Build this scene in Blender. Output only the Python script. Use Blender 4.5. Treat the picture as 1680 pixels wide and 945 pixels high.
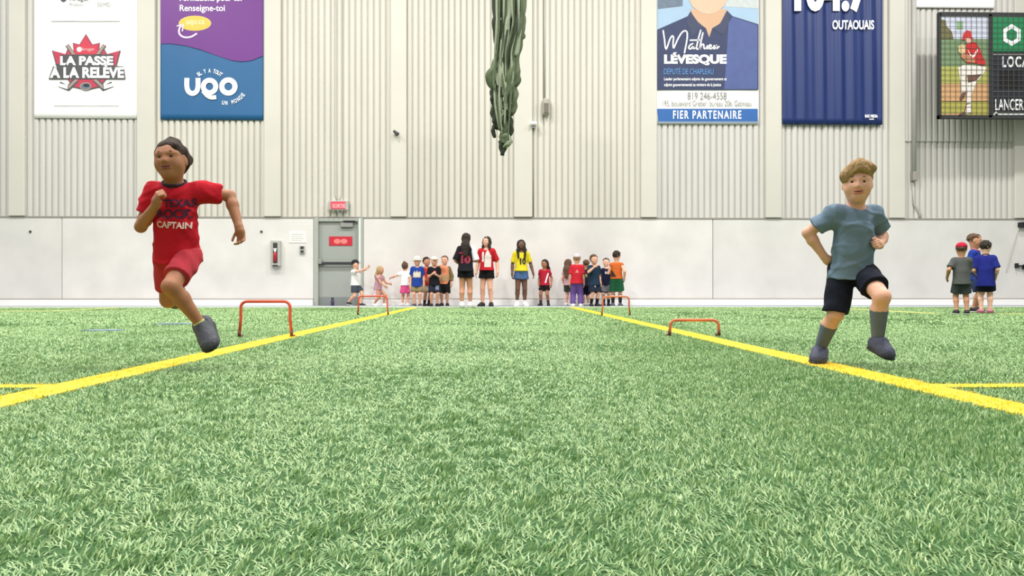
import bpy, math, random
import numpy as np
from mathutils import Vector, Matrix
from mathutils.bvhtree import BVHTree

for o in list(bpy.data.objects):
    bpy.data.objects.remove(o, do_unlink=True)
SC = bpy.context.scene
COL = SC.collection
rnd = random.Random(7)
rng = np.random.default_rng(11)

# ------------------------------------------------------------------ camera
EYE = 0.38
FPX = 1213.0
cam_d = bpy.data.cameras.new('camera')
cam_d.sensor_width = 36.0
cam_d.lens = FPX / 1680.0 * 36.0
cam_d.clip_start = 0.05
cam_d.clip_end = 200
cam = bpy.data.objects.new('camera', cam_d)
cam.location = (0, 0, EYE)
cam.rotation_euler = (math.radians(90) + 2.5 / FPX, 0, -math.atan(30.0 / FPX))
COL.objects.link(cam)
SC.camera = cam
CAMR = cam.rotation_euler.to_matrix()

# ------------------------------------------------------------------ light
# the hall's own ceiling lamps, 11.5 m up and above the picture, and its even bounced light
world = bpy.data.worlds.new('hall_ambient')
SC.world = world
world.use_nodes = True
bg = world.node_tree.nodes['Background']
bg.inputs[0].default_value = (1.0, 0.99, 0.975, 1)
bg.inputs[1].default_value = 0.54
LAMPS = [(-10.5, 11.5), (-3.6, 11.5), (3.4, 11.5), (10.4, 11.5),
         (-10.5, 3.5), (-3.6, 3.5), (3.4, 3.5), (10.4, 3.5)]
for i, (lx, ly) in enumerate(LAMPS):
    ld = bpy.data.lights.new('ceiling_lamp_%d_offscreen' % (i + 1), 'AREA')
    ld.shape = 'DISK'
    ld.size = 0.9
    ld.energy = 560 if ly > 8 else 620
    ld.color = (1.0, 0.985, 0.95)
    lo_ = bpy.data.objects.new('ceiling_lamp_%d_offscreen' % (i + 1), ld)
    lo_.location = (lx, ly, 11.5)
    COL.objects.link(lo_)
SC.view_settings.view_transform = 'Standard'
SC.view_settings.look = 'None'
SC.view_settings.gamma = 1
SC.view_settings.use_curve_mapping = False
SC.view_settings.exposure = 0.24


# ------------------------------------------------------------------ helpers
def ray(px, py):
    return CAMR @ Vector(((px - 840.0) / FPX, (472.5 - py) / FPX, -1.0))


def at(px, py, Y):
    """point of the place seen at a pixel, at a chosen distance Y into the hall"""
    d = ray(px, py)
    return Vector((0, 0, EYE)) + d * (Y / d.y)


def ground(px, py, z=0.0):
    d = ray(px, py)
    return Vector((0, 0, EYE)) + d * ((z - EYE) / d.z)


def lin(c):
    r = []
    for v in c[:3]:
        v = v / 255.0
        r.append(v / 12.92 if v <= 0.04045 else ((v + 0.055) / 1.055) ** 2.4)
    return (r[0], r[1], r[2], 1.0)


MATS = {}


def mat(name, rgb, rough=0.65, var=0.12, vscale=6.0, bump=0.0, bscale=40.0, metal=0.0, stretch=(1, 1, 1), spec=0.4, sss=0.0):
    if name in MATS:
        return MATS[name]
    m = bpy.data.materials.new(name)
    m.use_nodes = True
    nt = m.node_tree
    b = nt.nodes['Principled BSDF']
    b.inputs['Roughness'].default_value = rough
    b.inputs['Metallic'].default_value = metal
    b.inputs['Specular IOR Level'].default_value = spec
    if sss:
        b.inputs['Subsurface Weight'].default_value = sss
        b.inputs['Subsurface Radius'].default_value = (0.012, 0.005, 0.003)
        b.inputs['Subsurface Scale'].default_value = 0.6
    tc = nt.nodes.new('ShaderNodeTexCoord')
    mp = nt.nodes.new('ShaderNodeMapping')
    mp.inputs['Scale'].default_value = stretch
    nt.links.new(tc.outputs['Object'], mp.inputs['Vector'])
    c = lin(rgb)
    if name.startswith(('print_', 'cloth_', 'scoreboard_green')) and min(rgb) < 230:
        c = (c[0] * 0.82, c[1] * 0.82, c[2] * 0.82, 1)
    nz = nt.nodes.new('ShaderNodeTexNoise')
    nz.inputs['Scale'].default_value = vscale
    nz.inputs['Detail'].default_value = 5
    nt.links.new(mp.outputs[0], nz.inputs['Vector'])
    mx = nt.nodes.new('ShaderNodeMix')
    mx.data_type = 'RGBA'
    mx.inputs[6].default_value = (c[0] * (1 - var), c[1] * (1 - var), c[2] * (1 - var), 1)
    mx.inputs[7].default_value = (min(1, c[0] * (1 + var)), min(1, c[1] * (1 + var)), min(1, c[2] * (1 + var)), 1)
    nt.links.new(nz.outputs[0], mx.inputs[0])
    nt.links.new(mx.outputs[2], b.inputs['Base Color'])
    if bump:
        n2 = nt.nodes.new('ShaderNodeTexNoise')
        n2.inputs['Scale'].default_value = bscale
        n2.inputs['Detail'].default_value = 4
        nt.links.new(mp.outputs[0], n2.inputs['Vector'])
        bp = nt.nodes.new('ShaderNodeBump')
        bp.inputs['Strength'].default_value = bump
        bp.inputs['Distance'].default_value = 0.02
        nt.links.new(n2.outputs[0], bp.inputs['Height'])
        nt.links.new(bp.outputs[0], b.inputs['Normal'])
    MATS[name] = m
    return m


def link(o, parent=None):
    COL.objects.link(o)
    if parent is not None:
        o.parent = parent
    return o


def tag(o, label, cat, group=None, kind=None):
    o['label'] = label
    o['category'] = cat
    if group:
        o['group'] = group
    if kind:
        o['kind'] = kind
    return o


def thing(name, loc, label, cat, group=None, rz=0.0):
    o = bpy.data.objects.new(name, None)
    o.empty_display_size = 0.1
    o.location = loc
    o.rotation_euler = (0, 0, rz)
    link(o)
    return tag(o, label, cat, group)


def mk(name, V, F, m, parent=None, smooth=True):
    me = bpy.data.meshes.new(name)
    if isinstance(F, np.ndarray):
        V = np.asarray(V, dtype=np.float32)
        nf, k = F.shape
        me.vertices.add(len(V))
        me.vertices.foreach_set('co', V.ravel())
        me.loops.add(nf * k)
        me.loops.foreach_set('vertex_index', F.astype(np.int32).ravel())
        me.polygons.add(nf)
        me.polygons.foreach_set('loop_start', np.arange(0, nf * k, k, dtype=np.int32))
        me.update(calc_edges=True)
        me.validate()
    else:
        me.from_pydata([tuple(v) for v in V], [], F)
        me.update()
    if smooth and len(me.polygons):
        me.polygons.foreach_set('use_smooth', np.ones(len(me.polygons), dtype=bool))
    if m is not None:
        me.materials.append(m)
    o = bpy.data.objects.new(name, me)
    return link(o, parent)


class MB:
    """collects simple shapes for one mesh"""
    def __init__(self):
        self.v = []
        self.f = []

    def add(self, V, F):
        b = len(self.v)
        self.v += [tuple(v) for v in V]
        self.f += [tuple(i + b for i in f) for f in F]
        return self

    def box(self, lo, hi, bev=0.0):
        x0, y0, z0 = lo
        x1, y1, z1 = hi
        if bev <= 0:
            V = [(x0, y0, z0), (x1, y0, z0), (x1, y1, z0), (x0, y1, z0), (x0, y0, z1), (x1, y0, z1), (x1, y1, z1), (x0, y1, z1)]
            return self.add(V, [(0, 3, 2, 1), (4, 5, 6, 7), (0, 1, 5, 4), (1, 2, 6, 5), (2, 3, 7, 6), (3, 0, 4, 7)])
        b = bev
        V = []
        for (sx, sy, sz) in [(0, 0, 0), (1, 0, 0), (1, 1, 0), (0, 1, 0), (0, 0, 1), (1, 0, 1), (1, 1, 1), (0, 1, 1)]:
            X = (x0, x1)[sx]; Y = (y0, y1)[sy]; Z = (z0, z1)[sz]
            ix = X + (b, -b)[sx]; iy = Y + (b, -b)[sy]; iz = Z + (b, -b)[sz]
            V += [(X, iy, iz), (ix, Y, iz), (ix, iy, Z)]
        c = lambda i, a: i * 3 + a
        F = [(c(0, 2), c(3, 2), c(2, 2), c(1, 2)), (c(4, 2), c(5, 2), c(6, 2), c(7, 2)),
             (c(0, 1), c(1, 1), c(5, 1), c(4, 1)), (c(1, 0), c(2, 0), c(6, 0), c(5, 0)),
             (c(2, 1), c(3, 1), c(7, 1), c(6, 1)), (c(3, 0), c(0, 0), c(4, 0), c(7, 0))]
        for (i, j, a, d) in [(0, 1, 1, 2), (1, 2, 0, 2), (2, 3, 1, 2), (3, 0, 0, 2), (4, 5, 1, 2), (5, 6, 0, 2), (6, 7, 1, 2), (7, 4, 0, 2),
                             (0, 4, 0, 1), (1, 5, 0, 1), (2, 6, 0, 1), (3, 7, 0, 1)]:
            F.append((c(i, a), c(j, a), c(j, d), c(i, d)))
        for i in range(8):
            F.append((c(i, 0), c(i, 1), c(i, 2)))
        return self.add(V, F)

    def tube(self, pts, rad, n=8, flat=None, cap=True, ncap=2):
        pts = [Vector(p) for p in pts]
        if not hasattr(rad, '__len__'):
            rad = [rad] * len(pts)
        V = []
        F = []
        ref = None
        for i, p in enumerate(pts):
            if i == 0:
                t = pts[1] - pts[0]
            elif i == len(pts) - 1:
                t = pts[-1] - pts[-2]
            else:
                t = pts[i + 1] - pts[i - 1]
            t.normalize()
            if ref is None:
                ref = Vector((0, 0, 1)) if abs(t.z) < 0.9 else Vector((1, 0, 0))
            u = (ref - t * ref.dot(t)).normalized()
            ref = u
            w = t.cross(u)
            for k in range(n):
                a = 2 * math.pi * k / n
                fu = fw = 1.0
                if flat:
                    fu, fw = flat
                V.append(p + (u * math.cos(a) * fu + w * math.sin(a) * fw) * rad[i])
        for i in range(len(pts) - 1):
            for k in range(n):
                a = i * n + k
                b = i * n + (k + 1) % n
                F.append((a, b, b + n, a + n))
        if cap:
            F.append(tuple(range(n - 1, -1, -1)))
            F.append(tuple(range((len(pts) - 1) * n, len(pts) * n)))
        return self.add(V, F)

    def poly(self, pts):
        b = len(self.v)
        self.v += [tuple(p) for p in pts]
        self.f.append(tuple(range(b, b + len(pts))))
        return self

    def ribbon(self, pts, w):
        """flat band of width w along points lying in an x-z plane"""
        P = [Vector(p) for p in pts]
        V = []
        for i, p in enumerate(P):
            t = (P[min(i + 1, len(P) - 1)] - P[max(i - 1, 0)])
            t.y = 0
            t.normalize()
            n = Vector((-t.z, 0, t.x)) * (w / 2)
            V += [p + n, p - n]
        F = [(2 * i, 2 * i + 1, 2 * i + 3, 2 * i + 2) for i in range(len(P) - 1)]
        return self.add(V, F)

    def build(self, name, m, parent=None, smooth=False):
        return mk(name, self.v, self.f, m, parent, smooth)


def smooth_pts(P, n=6):
    P = [Vector(p) for p in P]
    out = []
    for i in range(len(P) - 1):
        p0 = P[max(i - 1, 0)]; p1 = P[i]; p2 = P[i + 1]; p3 = P[min(i + 2, len(P) - 1)]
        for k in range(n):
            t = k / n
            out.append(0.5 * ((2 * p1) + (p2 - p0) * t + (2 * p0 - 5 * p1 + 4 * p2 - p3) * t * t + (3 * p1 - p0 - 3 * p2 + p3) * t ** 3))
    out.append(P[-1])
    return out


def text_shape(body, bold=0.0, space=1.0):
    """2-D mesh of the built-in font, normalised to the unit box"""
    cu = bpy.data.curves.new('lettering', 'FONT')
    cu.body = body
    cu.size = 1.0
    cu.offset = bold
    cu.space_character = space
    cu.resolution_u = 4
    o = bpy.data.objects.new('lettering', cu)
    COL.objects.link(o)
    dg = bpy.context.evaluated_depsgraph_get()
    me = bpy.data.meshes.new_from_object(o.evaluated_get(dg))
    bpy.data.objects.remove(o, do_unlink=True)
    V = np.array([v.co[:] for v in me.vertices])
    F = [tuple(p.vertices) for p in me.polygons]
    bpy.data.meshes.remove(me)
    lo = V.min(0); hi = V.max(0)
    V = (V - lo) / np.maximum(hi - lo, 1e-6)
    return V[:, :2], F


# ------------------------------------------------------------------ implicit surfaces
def vnorm(v):
    v = np.asarray(v, float)
    return v / max(np.linalg.norm(v), 1e-9)


def cone(a, b, ra, rb, flat=None, cap=0):
    """tapered limb; flat=(direction, factor); cap: 1 cuts the b end square"""
    return ('c', np.asarray(a, float), np.asarray(b, float), ra, rb, flat, cap)


def ell(c, r, R=None):
    return ('e', np.asarray(c, float), np.asarray(r, float), np.eye(3) if R is None else np.asarray(R, float))


def p_bbox(p, pad):
    if p[0] == 'c':
        s = 1.0 if p[5] is None else max(1.0, p[5][1])
        return (np.minimum(p[1] - p[3] * s, p[2] - p[4] * s) - pad, np.maximum(p[1] + p[3] * s, p[2] + p[4] * s) + pad)
    e = np.abs(p[3].T) @ p[2]
    return (p[1] - e - pad, p[1] + e + pad)


def p_eval(p, x, y, z):
    if p[0] == 'c':
        _, a, b, ra, rb, flat, cap = p
        ba = b - a
        L2 = float(ba @ ba) + 1e-12
        dx = x - a[0]; dy = y - a[1]; dz = z - a[2]
        tt = (dx * ba[0] + dy * ba[1] + dz * ba[2]) / L2
        t = np.clip(tt, 0, 1)
        qx = dx - t * ba[0]; qy = dy - t * ba[1]; qz = dz - t * ba[2]
        d2 = qx * qx + qy * qy + qz * qz
        if flat is not None:
            n = vnorm(flat[0]); fl = flat[1]
            qn = qx * n[0] + qy * n[1] + qz * n[2]
            d2 = d2 + qn * qn * (1.0 / fl ** 2 - 1.0)
        d = np.sqrt(np.maximum(d2, 0)) - (ra + t * (rb - ra))
        if cap:
            d = np.maximum(d, (tt - 1) * math.sqrt(L2))
        return d
    _, c, r, R = p
    dx = x - c[0]; dy = y - c[1]; dz = z - c[2]
    k0 = 0; k1 = 0
    for i in range(3):
        q = (dx * R[i][0] + dy * R[i][1] + dz * R[i][2]) / r[i]
        k0 = k0 + q * q
        k1 = k1 + (q / r[i]) ** 2
    k0 = np.sqrt(k0); k1 = np.sqrt(k1)
    return k0 * (k0 - 1.0) / np.maximum(k1, 1e-6)


def smin(a, b, k):
    if k <= 0:
        return np.minimum(a, b)
    h = np.maximum(k - np.abs(a - b), 0) / k
    return np.minimum(a, b) - h * h * k * 0.25


def sdf_mesh(prims, h, subs=(), cuts=(), noise=None):
    """prims: list of (primitive, blend); subs carved out; cuts: planes (point, normal) keep the side behind"""
    boxes = [p_bbox(p, k * 0.3 + 2.5 * h + (noise[0] * 4 if noise else 0)) for p, k in prims]
    lo = np.min([b[0] for b in boxes], axis=0)
    hi = np.max([b[1] for b in boxes], axis=0)
    n = np.ceil((hi - lo) / h).astype(int) + 2
    ax = [lo[i] + h * np.arange(n[i]) for i in range(3)]
    F = np.full(n, 0.5, dtype=np.float32)

    def blk(b):
        i0 = np.maximum(0, np.floor((b[0] - lo) / h).astype(int))
        i1 = np.minimum(n, np.ceil((b[1] - lo) / h).astype(int) + 1)
        sl = tuple(slice(i0[i], i1[i]) for i in range(3))
        return sl, ax[0][sl[0]][:, None, None], ax[1][sl[1]][None, :, None], ax[2][sl[2]][None, None, :]
    for (p, k) in prims:
        sl, x, y, z = blk(p_bbox(p, k + 3 * h))
        F[sl] = smin(F[sl], p_eval(p, x, y, z), k)
    X, Y, Z = ax[0][:, None, None], ax[1][None, :, None], ax[2][None, None, :]
    if noise:
        amp, fr, seed = noise[:3]
        r = np.random.default_rng(seed)
        N = 0
        for q in range(5):
            kv = r.normal(size=3) * fr
            N = N + np.sin(X * kv[0] + Y * kv[1] + Z * kv[2] + r.uniform(0, 6.28))
        F = F + (amp / 2.2) * N.astype(np.float32)
        if len(noise) > 3:
            # cloth folds: narrow ridges running along slanted lines
            for q in range(4):
                kv = r.normal(size=3) * np.array([0.8, 0.8, 1.0])
                kv = kv / np.linalg.norm(kv) * noise[3] * r.uniform(0.7, 1.3)
                wv = r.normal(size=3) * 14
                ph = X * kv[0] + Y * kv[1] + Z * kv[2] + 1.3 * np.sin(X * wv[0] + Y * wv[1] + Z * wv[2])
                F = F - (amp * 1.8) * (np.maximum(0, np.sin(ph)) ** 5).astype(np.float32)
    for (p, k) in subs:
        sl, x, y, z = blk(p_bbox(p, k + 3 * h))
        if F[sl].size:
            F[sl] = -smin(-F[sl], p_eval(p, x, y, z), k)
    for (pt, nv) in cuts:
        nv = vnorm(nv)
        F = np.maximum(F, ((X - pt[0]) * nv[0] + (Y - pt[1]) * nv[1] + (Z - pt[2]) * nv[2]).astype(np.float32))
    return surface_nets(F, lo, h)


def surface_nets(F, lo, h):
    S = F < 0
    c = np.zeros(tuple(np.array(F.shape) - 1), dtype=np.int8)
    sl = [slice(None, -1), slice(1, None)]
    for i in (0, 1):
        for j in (0, 1):
            for k in (0, 1):
                c += S[sl[i], sl[j], sl[k]]
    act = (c > 0) & (c < 8)
    I = np.argwhere(act)
    idx = np.full(c.shape, -1, dtype=np.int64)
    idx[act] = np.arange(len(I))
    acc = np.zeros((len(I), 3)); cnt = np.zeros(len(I))
    corners = [(i, j, k) for i in (0, 1) for j in (0, 1) for k in (0, 1)]
    for a in corners:
        for d in range(3):
            if a[d] == 1:
                continue
            b = list(a); b[d] = 1
            fa = F[I[:, 0] + a[0], I[:, 1] + a[1], I[:, 2] + a[2]]
            fb = F[I[:, 0] + b[0], I[:, 1] + b[1], I[:, 2] + b[2]]
            m = (fa < 0) != (fb < 0)
            t = fa[m] / (fa[m] - fb[m])
            p = np.tile(np.array(a, float), (len(t), 1))
            p[:, d] = t
            acc[m] += p
            cnt[m] += 1
    V = lo + h * (I + acc / np.maximum(cnt, 1)[:, None])
    Q = []
    for d in range(3):
        e, g = [(1, 2), (2, 0), (0, 1)][d]
        s0 = [slice(1, -1)] * 3; s1 = [slice(1, -1)] * 3
        s0[d] = slice(None, -1); s1[d] = slice(1, None)
        A = S[tuple(s0)]; B = S[tuple(s1)]
        m = A != B
        P = np.argwhere(m)
        off = np.ones(3, int); off[d] = 0
        fl = A[m]
        P = P + off
        de = np.zeros(3, int); de[e] = 1
        dg = np.zeros(3, int); dg[g] = 1
        g4 = [P - de - dg, P - dg, P, P - de]
        q = np.stack([idx[w[:, 0], w[:, 1], w[:, 2]] for w in g4], 1)
        q[~fl] = q[~fl][:, ::-1]
        Q.append(q)
    Q = np.concatenate(Q)
    Q = Q[(Q >= 0).all(1)]
    return V, Q


def add_tubes(V, Q, tubes, n=6):
    """append little tapered tubes (lists of (point, radius)) to a quad mesh"""
    VV = [V]; QQ = [Q]; base = len(V)
    for tb in tubes:
        mb = MB()
        p_end = Vector(tb[-1][0]) + (Vector(tb[-1][0]) - Vector(tb[-2][0])).normalized() * tb[-1][1] * 0.8
        mb.tube([t[0] for t in tb] + [p_end], [t[1] for t in tb] + [tb[-1][1] * 0.15], n=n, cap=False)
        VV.append(np.array([tuple(v) for v in mb.v]))
        QQ.append(np.array(mb.f, dtype=np.int64) + base)
        base += len(mb.v)
    return np.concatenate(VV), np.concatenate(QQ)


# ------------------------------------------------------------------ materials of the hall
M_CONC = mat('concrete_offwhite', (217, 213, 209), 0.8, 0.15, 1.6, 0.06, 18)
M_CONC2 = mat('concrete_offwhite_b', (213, 210, 206), 0.8, 0.15, 1.4, 0.06, 16)
M_RIB = mat('liner_sheet_cream', (206, 202, 192), 0.5, 0.08, 0.9, 0.12, 12, stretch=(3, 3, 0.6))
M_RIB2 = mat('liner_sheet_grey', (203, 200, 194), 0.5, 0.08, 0.9, 0.12, 12, stretch=(3, 3, 0.6))
M_COL = mat('column_cover_paint', (205, 201, 191), 0.55, 0.06, 1.2, 0.1, 9)
M_BASE = mat('white_kick_board', (238, 236, 236), 0.6, 0.08, 3)
M_FLASH = mat('grey_flashing', (150, 146, 138), 0.5, 0.1)
M_DOORG = mat('door_grey_paint', (158, 162, 156), 0.45, 0.06, 3)
M_FRAMEG = mat('frame_grey_paint', (168, 172, 164), 0.45, 0.06, 3)
M_STEEL = mat('dull_steel', (170, 170, 166), 0.35, 0.06, metal=0.6)
M_DARK = mat('dark_steel', (62, 64, 64), 0.45, 0.1, metal=0.3)
M_BLACK = mat('black_plastic', (24, 22, 26), 0.5, 0.15)
M_RED = mat('sign_red', (196, 40, 58), 0.5, 0.06)
M_WHITE = mat('print_white', (250, 250, 250), 0.6, 0.02)
M_CONDUIT = mat('conduit_grey', (176, 174, 168), 0.45, 0.08)

WY = 18.0            # face of the liner sheets' valleys
ZC = at(840, 358.5, WY).z     # top of the concrete
ZTOP = 10.5


def X(px, Y=WY, py=400):
    return at(px, py, Y).x


# ------------------------------------------------------------------ back wall
wall = MB().box((-18.5, WY + 0.10, -0.02), (19.5, WY + 0.40, ZTOP)).build('wall_back', M_CONC2)
tag(wall, 'tall back wall of off-white concrete below ribbed cream metal sheets', 'wall', kind='structure')

dL, dR = X(516), X(597)
slabs = [(-18.4, X(105), M_CONC2), (X(105), dL, M_CONC), (dR, X(1168), M_CONC), (X(1168), 19.4, M_CONC2)]
for i, (a, b, m) in enumerate(slabs):
    MB().box((a + 0.006, WY - 0.09, -0.02), (b - 0.006, WY + 0.11, ZC), 0.01).build('concrete_slab', m, wall)

fl = MB()
fl.box((-18.4, WY - 0.105, ZC - 0.012), (dL, WY + 0.10, ZC + 0.022))
fl.box((dL, WY - 0.06, ZC + 0.0), (dR, WY + 0.10, ZC + 0.026))
fl.box((dR, WY - 0.105, ZC - 0.012), (19.4, WY + 0.10, ZC + 0.022))
fl.build('sill_flashing', M_FLASH, wall)

# columns and the ribbed bays between them (pixel columns read off the wall)
COLS = [(-186, -160), (20, 46), (229, 258), (436, 463), (642, 668), (843, 873), (1050, 1076), (1253, 1279), (1455, 1480), (1659, 1686), (1862, 1890)]


def rib_sheet(xa, xb, z0, z1, yoff=0.0, pitch=0.147, depth=0.06):
    n = max(1, int(round((xb - xa) / pitch)))
    p = (xb - xa) / n
    prof = [(0.0, 0.0), (0.07, 0.0), (0.14, 0.6), (0.24, 0.92), (0.45, 1.0), (0.72, 1.0), (0.87, 0.9), (0.95, 0.45)]
    xs = []
    for i in range(n):
        for (t, d) in prof:
            xs.append((xa + (i + t) * p, WY + yoff - d * depth))
    xs.append((xb, WY + yoff))
    V = []
    for (x, y) in xs:
        V.append((x, y, z0))
        V.append((x, y, z1))
    F = [(2 * i, 2 * i + 2, 2 * i + 3, 2 * i + 1) for i in range(len(xs) - 1)]
    return V, F


for i in range(len(COLS) - 1):
    a = X(COLS[i][1]) - 0.02
    b = X(COLS[i + 1][0]) + 0.02
    m = M_RIB if 2 <= i <= 5 else M_RIB2
    if i == 8:
        zs = at(1580, 232, WY).z
        V, F = rib_sheet(a, b, ZC + 0.02, zs)
        mk('ribbed_sheet', V, F, m, wall)
        V, F = rib_sheet(a, b, zs - 0.02, ZTOP, -0.03)
        mk('ribbed_sheet', V, F, m, wall)
    else:
        V, F = rib_sheet(a, b, ZC + 0.02, ZTOP)
        mk('ribbed_sheet', V, F, m, wall)
for (pa, pb) in COLS:
    MB().box((X(pa), WY - 0.15, ZC + 0.022), (X(pb), WY + 0.09, ZTOP), 0.012).build('column_cover', M_COL, wall)

bb = MB().box((-18.4, WY - 0.19, -0.02), (dL, WY - 0.08, 0.135), 0.008).box((dR, WY - 0.19, -0.02), (19.4, WY - 0.08, 0.135), 0.008).build('baseboard_back', M_BASE)
tag(bb, 'white kick board along the foot of the concrete wall', 'baseboard', kind='structure')
tr = MB().box((-18.4, WY - 0.125, 0.135), (dL, WY - 0.085, 0.16)).box((dR, WY - 0.125, 0.135), (19.4, WY - 0.085, 0.16)).build('trim_1', M_FLASH)
tag(tr, 'thin grey strip on top of the white kick board', 'trim', kind='structure')

# ------------------------------------------------------------------ door
df = MB()
df.box((dL, WY - 0.10, -0.02), (dL + 0.11, WY + 0.12, ZC - 0.005), 0.01)
df.box((dR - 0.13, WY - 0.10, -0.02), (dR, WY + 0.12, ZC - 0.005), 0.01)
df.box((dL + 0.10, WY - 0.06, ZC - 0.09), (dR - 0.12, WY + 0.12, ZC - 0.005), 0.01)
door = df.build('door_1', M_FRAMEG)
tag(door, 'grey steel exit door with red sign and push bar', 'door', kind='structure')
MB().box((dR - 0.10, WY - 0.112, -0.01), (dR - 0.06, WY - 0.098, ZC - 0.03)).build('edge_strip', mat('pale_edge', (225, 232, 226), 0.5), door)
la, lb = dL + 0.11, dR - 0.13
leaf = MB().box((la, WY + 0.0, -0.015), (lb, WY + 0.06, ZC - 0.09), 0.006).build('door_leaf', M_DOORG, door)
yb = WY - 0.0
pb_ = at(524, 432, yb)
pe_ = at(578, 432, yb)
mbp = MB().box((la + 0.03, yb - 0.10, pb_.z - 0.035), (lb - 0.06, yb - 0.06, pb_.z + 0.03), 0.01)
mbp.box((la + 0.05, yb - 0.07, pb_.z - 0.03), (la + 0.13, yb + 0.01, pb_.z + 0.03))
mbp.box((lb - 0.16, yb - 0.07, pb_.z - 0.03), (lb - 0.08, yb + 0.01, pb_.z + 0.03))
mbp.build('push_bar', M_DARK, leaf)
MB().box((la + 0.0, yb - 0.12, pb_.z - 0.02), (la + 0.09, yb - 0.02, pb_.z + 0.10), 0.015).build('latch_case', M_STEEL, leaf)
c0 = at(559, 365, yb); c1 = at(580, 373, yb)
MB().box((c0.x, yb - 0.07, c1.z), (c1.x, yb + 0.01, c0.z), 0.01).build('door_closer', M_STEEL, leaf)
MB().box((c0.x + 0.08, yb - 0.10, c0.z + 0.015), (c1.x + 0.06, yb - 0.06, c0.z + 0.04)).build('closer_arm', M_DARK, leaf)
s0 = at(540, 388, yb); s1 = at(578, 403, yb)
sg = MB().box((s0.x, yb - 0.012, s1.z), (s1.x, yb + 0.005, s0.z)).build('door_sign', M_RED, leaf)
mr = MB()
for cx in (553.5, 564.5):
    c = at(cx, 396, yb)
    mr.poly([(c.x + 0.085 * math.cos(t), yb - 0.016, c.z + 0.062 * math.sin(t)) for t in np.linspace(0, 2 * math.pi, 20, endpoint=False)])
mr.build('sign_disc', mat('sign_pink', (226, 128, 120), 0.5, 0.05), sg)
MB().box((la + 0.01, yb - 0.008, 0.0), (lb - 0.01, yb + 0.004, 0.20)).build('kick_plate', mat('kick_plate_grey', (132, 137, 136), 0.4, 0.08), leaf)

# ------------------------------------------------------------------ floor and turf
M_FLOOR = mat('turf_backing', (56, 92, 46), 0.9, 0.25, 30.0, 0.3, 160)
floor = MB().box((-18.5, -6, -0.06), (19.5, WY + 0.1, -0.014)).build('floor', M_FLOOR)
tag(floor, 'green artificial turf pitch with yellow lines', 'floor', kind='structure')
M_YEL = mat('line_yellow', (246, 208, 40), 0.7, 0.10, 40)
M_PALE = mat('line_pale_yellow', (222, 214, 128), 0.7, 0.10, 40)
M_BLUE = mat('line_blue', (112, 128, 158), 0.7, 0.12, 20)
M_GREYF = mat('border_grey', (176, 180, 178), 0.8, 0.1, 8)

LX = 1.712
LW = 0.082
Y_CROSS = 3.02
ends_L = ground(80, 509.5); mid_L = ground(190, 504.8)
ends_R = ground(1385, 505.5); mid_R = ground(1535, 513.5)
# each line: polygon points (x, y) and width
LINES = [('yellow_line', [(-LX, -1.0), (-LX, 16.0)], LW * 2, M_YEL),
         ('yellow_line', [(LX, -1.0), (LX, 16.0)], LW * 2, M_YEL),
         ('yellow_line', [(-LX - LW, Y_CROSS), (-10.0, Y_CROSS)], 0.09, M_YEL),
         ('yellow_line', [(LX + LW, Y_CROSS - 0.08), (10.0, Y_CROSS - 0.08)], 0.09, M_YEL),
         ('pale_line', [(ends_L.x, ends_L.y), (mid_L.x, mid_L.y)], 0.16, M_PALE),
         ('pale_line', [(ends_L.x - 6, ends_L.y), (ends_L.x, ends_L.y)], 0.14, M_PALE),
         ('pale_line', [(ends_R.x, ends_R.y), (mid_R.x, mid_R.y)], 0.16, M_PALE),
         ('pale_line', [(ground(1640, 514).x, ground(1640, 514).y), (ground(1640, 514).x + 5, ground(1640, 514).y)], 0.14, M_PALE)]
line_objs = []
for (nm, P, w, m) in LINES:
    a = Vector((P[0][0], P[0][1], 0)); b = Vector((P[1][0], P[1][1], 0))
    t = (b - a).normalized()
    n = Vector((-t.y, t.x, 0)) * w / 2
    V = [a + n, a - n, b - n, b + n]
    lo_ = [(v.x, v.y, -0.016) for v in V]; hi_ = [(v.x, v.y, -0.0075) for v in V]
    line_objs.append(mk(nm, lo_ + hi_, [(4, 5, 6, 7), (0, 4, 7, 3), (1, 2, 6, 5), (0, 1, 5, 4), (2, 3, 7, 6)], m, floor, False))
# grey-blue border strip, white edge and two faint blue dashes
MB().box((-18, 16.25, -0.016), (19, WY - 0.19, -0.003)).build('border_strip', M_GREYF, floor)
MB().box((-18, 16.22, -0.016), (19, 16.5, -0.001)).build('white_line', mat('line_white', (226, 228, 222), 0.7, 0.1, 12), floor)
MB().box((-18, 17.0, -0.016), (-0.4, 17.5, 0.0)).build('blue_line', mat('line_greyblue', (150, 158, 172), 0.7, 0.1, 12), floor)
MB().box((-0.4, 17.0, -0.016), (19, 17.5, 0.0)).build('blue_line', M_BLUE, floor)
for (px, py, w) in ((170, 540.5, 0.16), (290, 530, 0.20)):
    g = ground(px, py)
    MB().box((g.x - w, g.y - 0.09, -0.016), (g.x + w, g.y + 0.09, -0.0035)).build('blue_dash', M_BLUE, floor)


def vnoise(x, y, cell, seed):
    r = np.random.default_rng(seed)
    G = r.random((128, 128))
    u = x / cell + 300.0; v = y / cell + 300.0
    iu = np.floor(u).astype(int); iv = np.floor(v).astype(int)
    fu = u - iu; fv = v - iv
    fu = fu * fu * (3 - 2 * fu); fv = fv * fv * (3 - 2 * fv)
    g = lambda a, b: G[a % 128, b % 128]
    return (g(iu, iv) * (1 - fu) + g(iu + 1, iv) * fu) * (1 - fv) + (g(iu, iv + 1) * (1 - fu) + g(iu + 1, iv + 1) * fu) * fv


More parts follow.
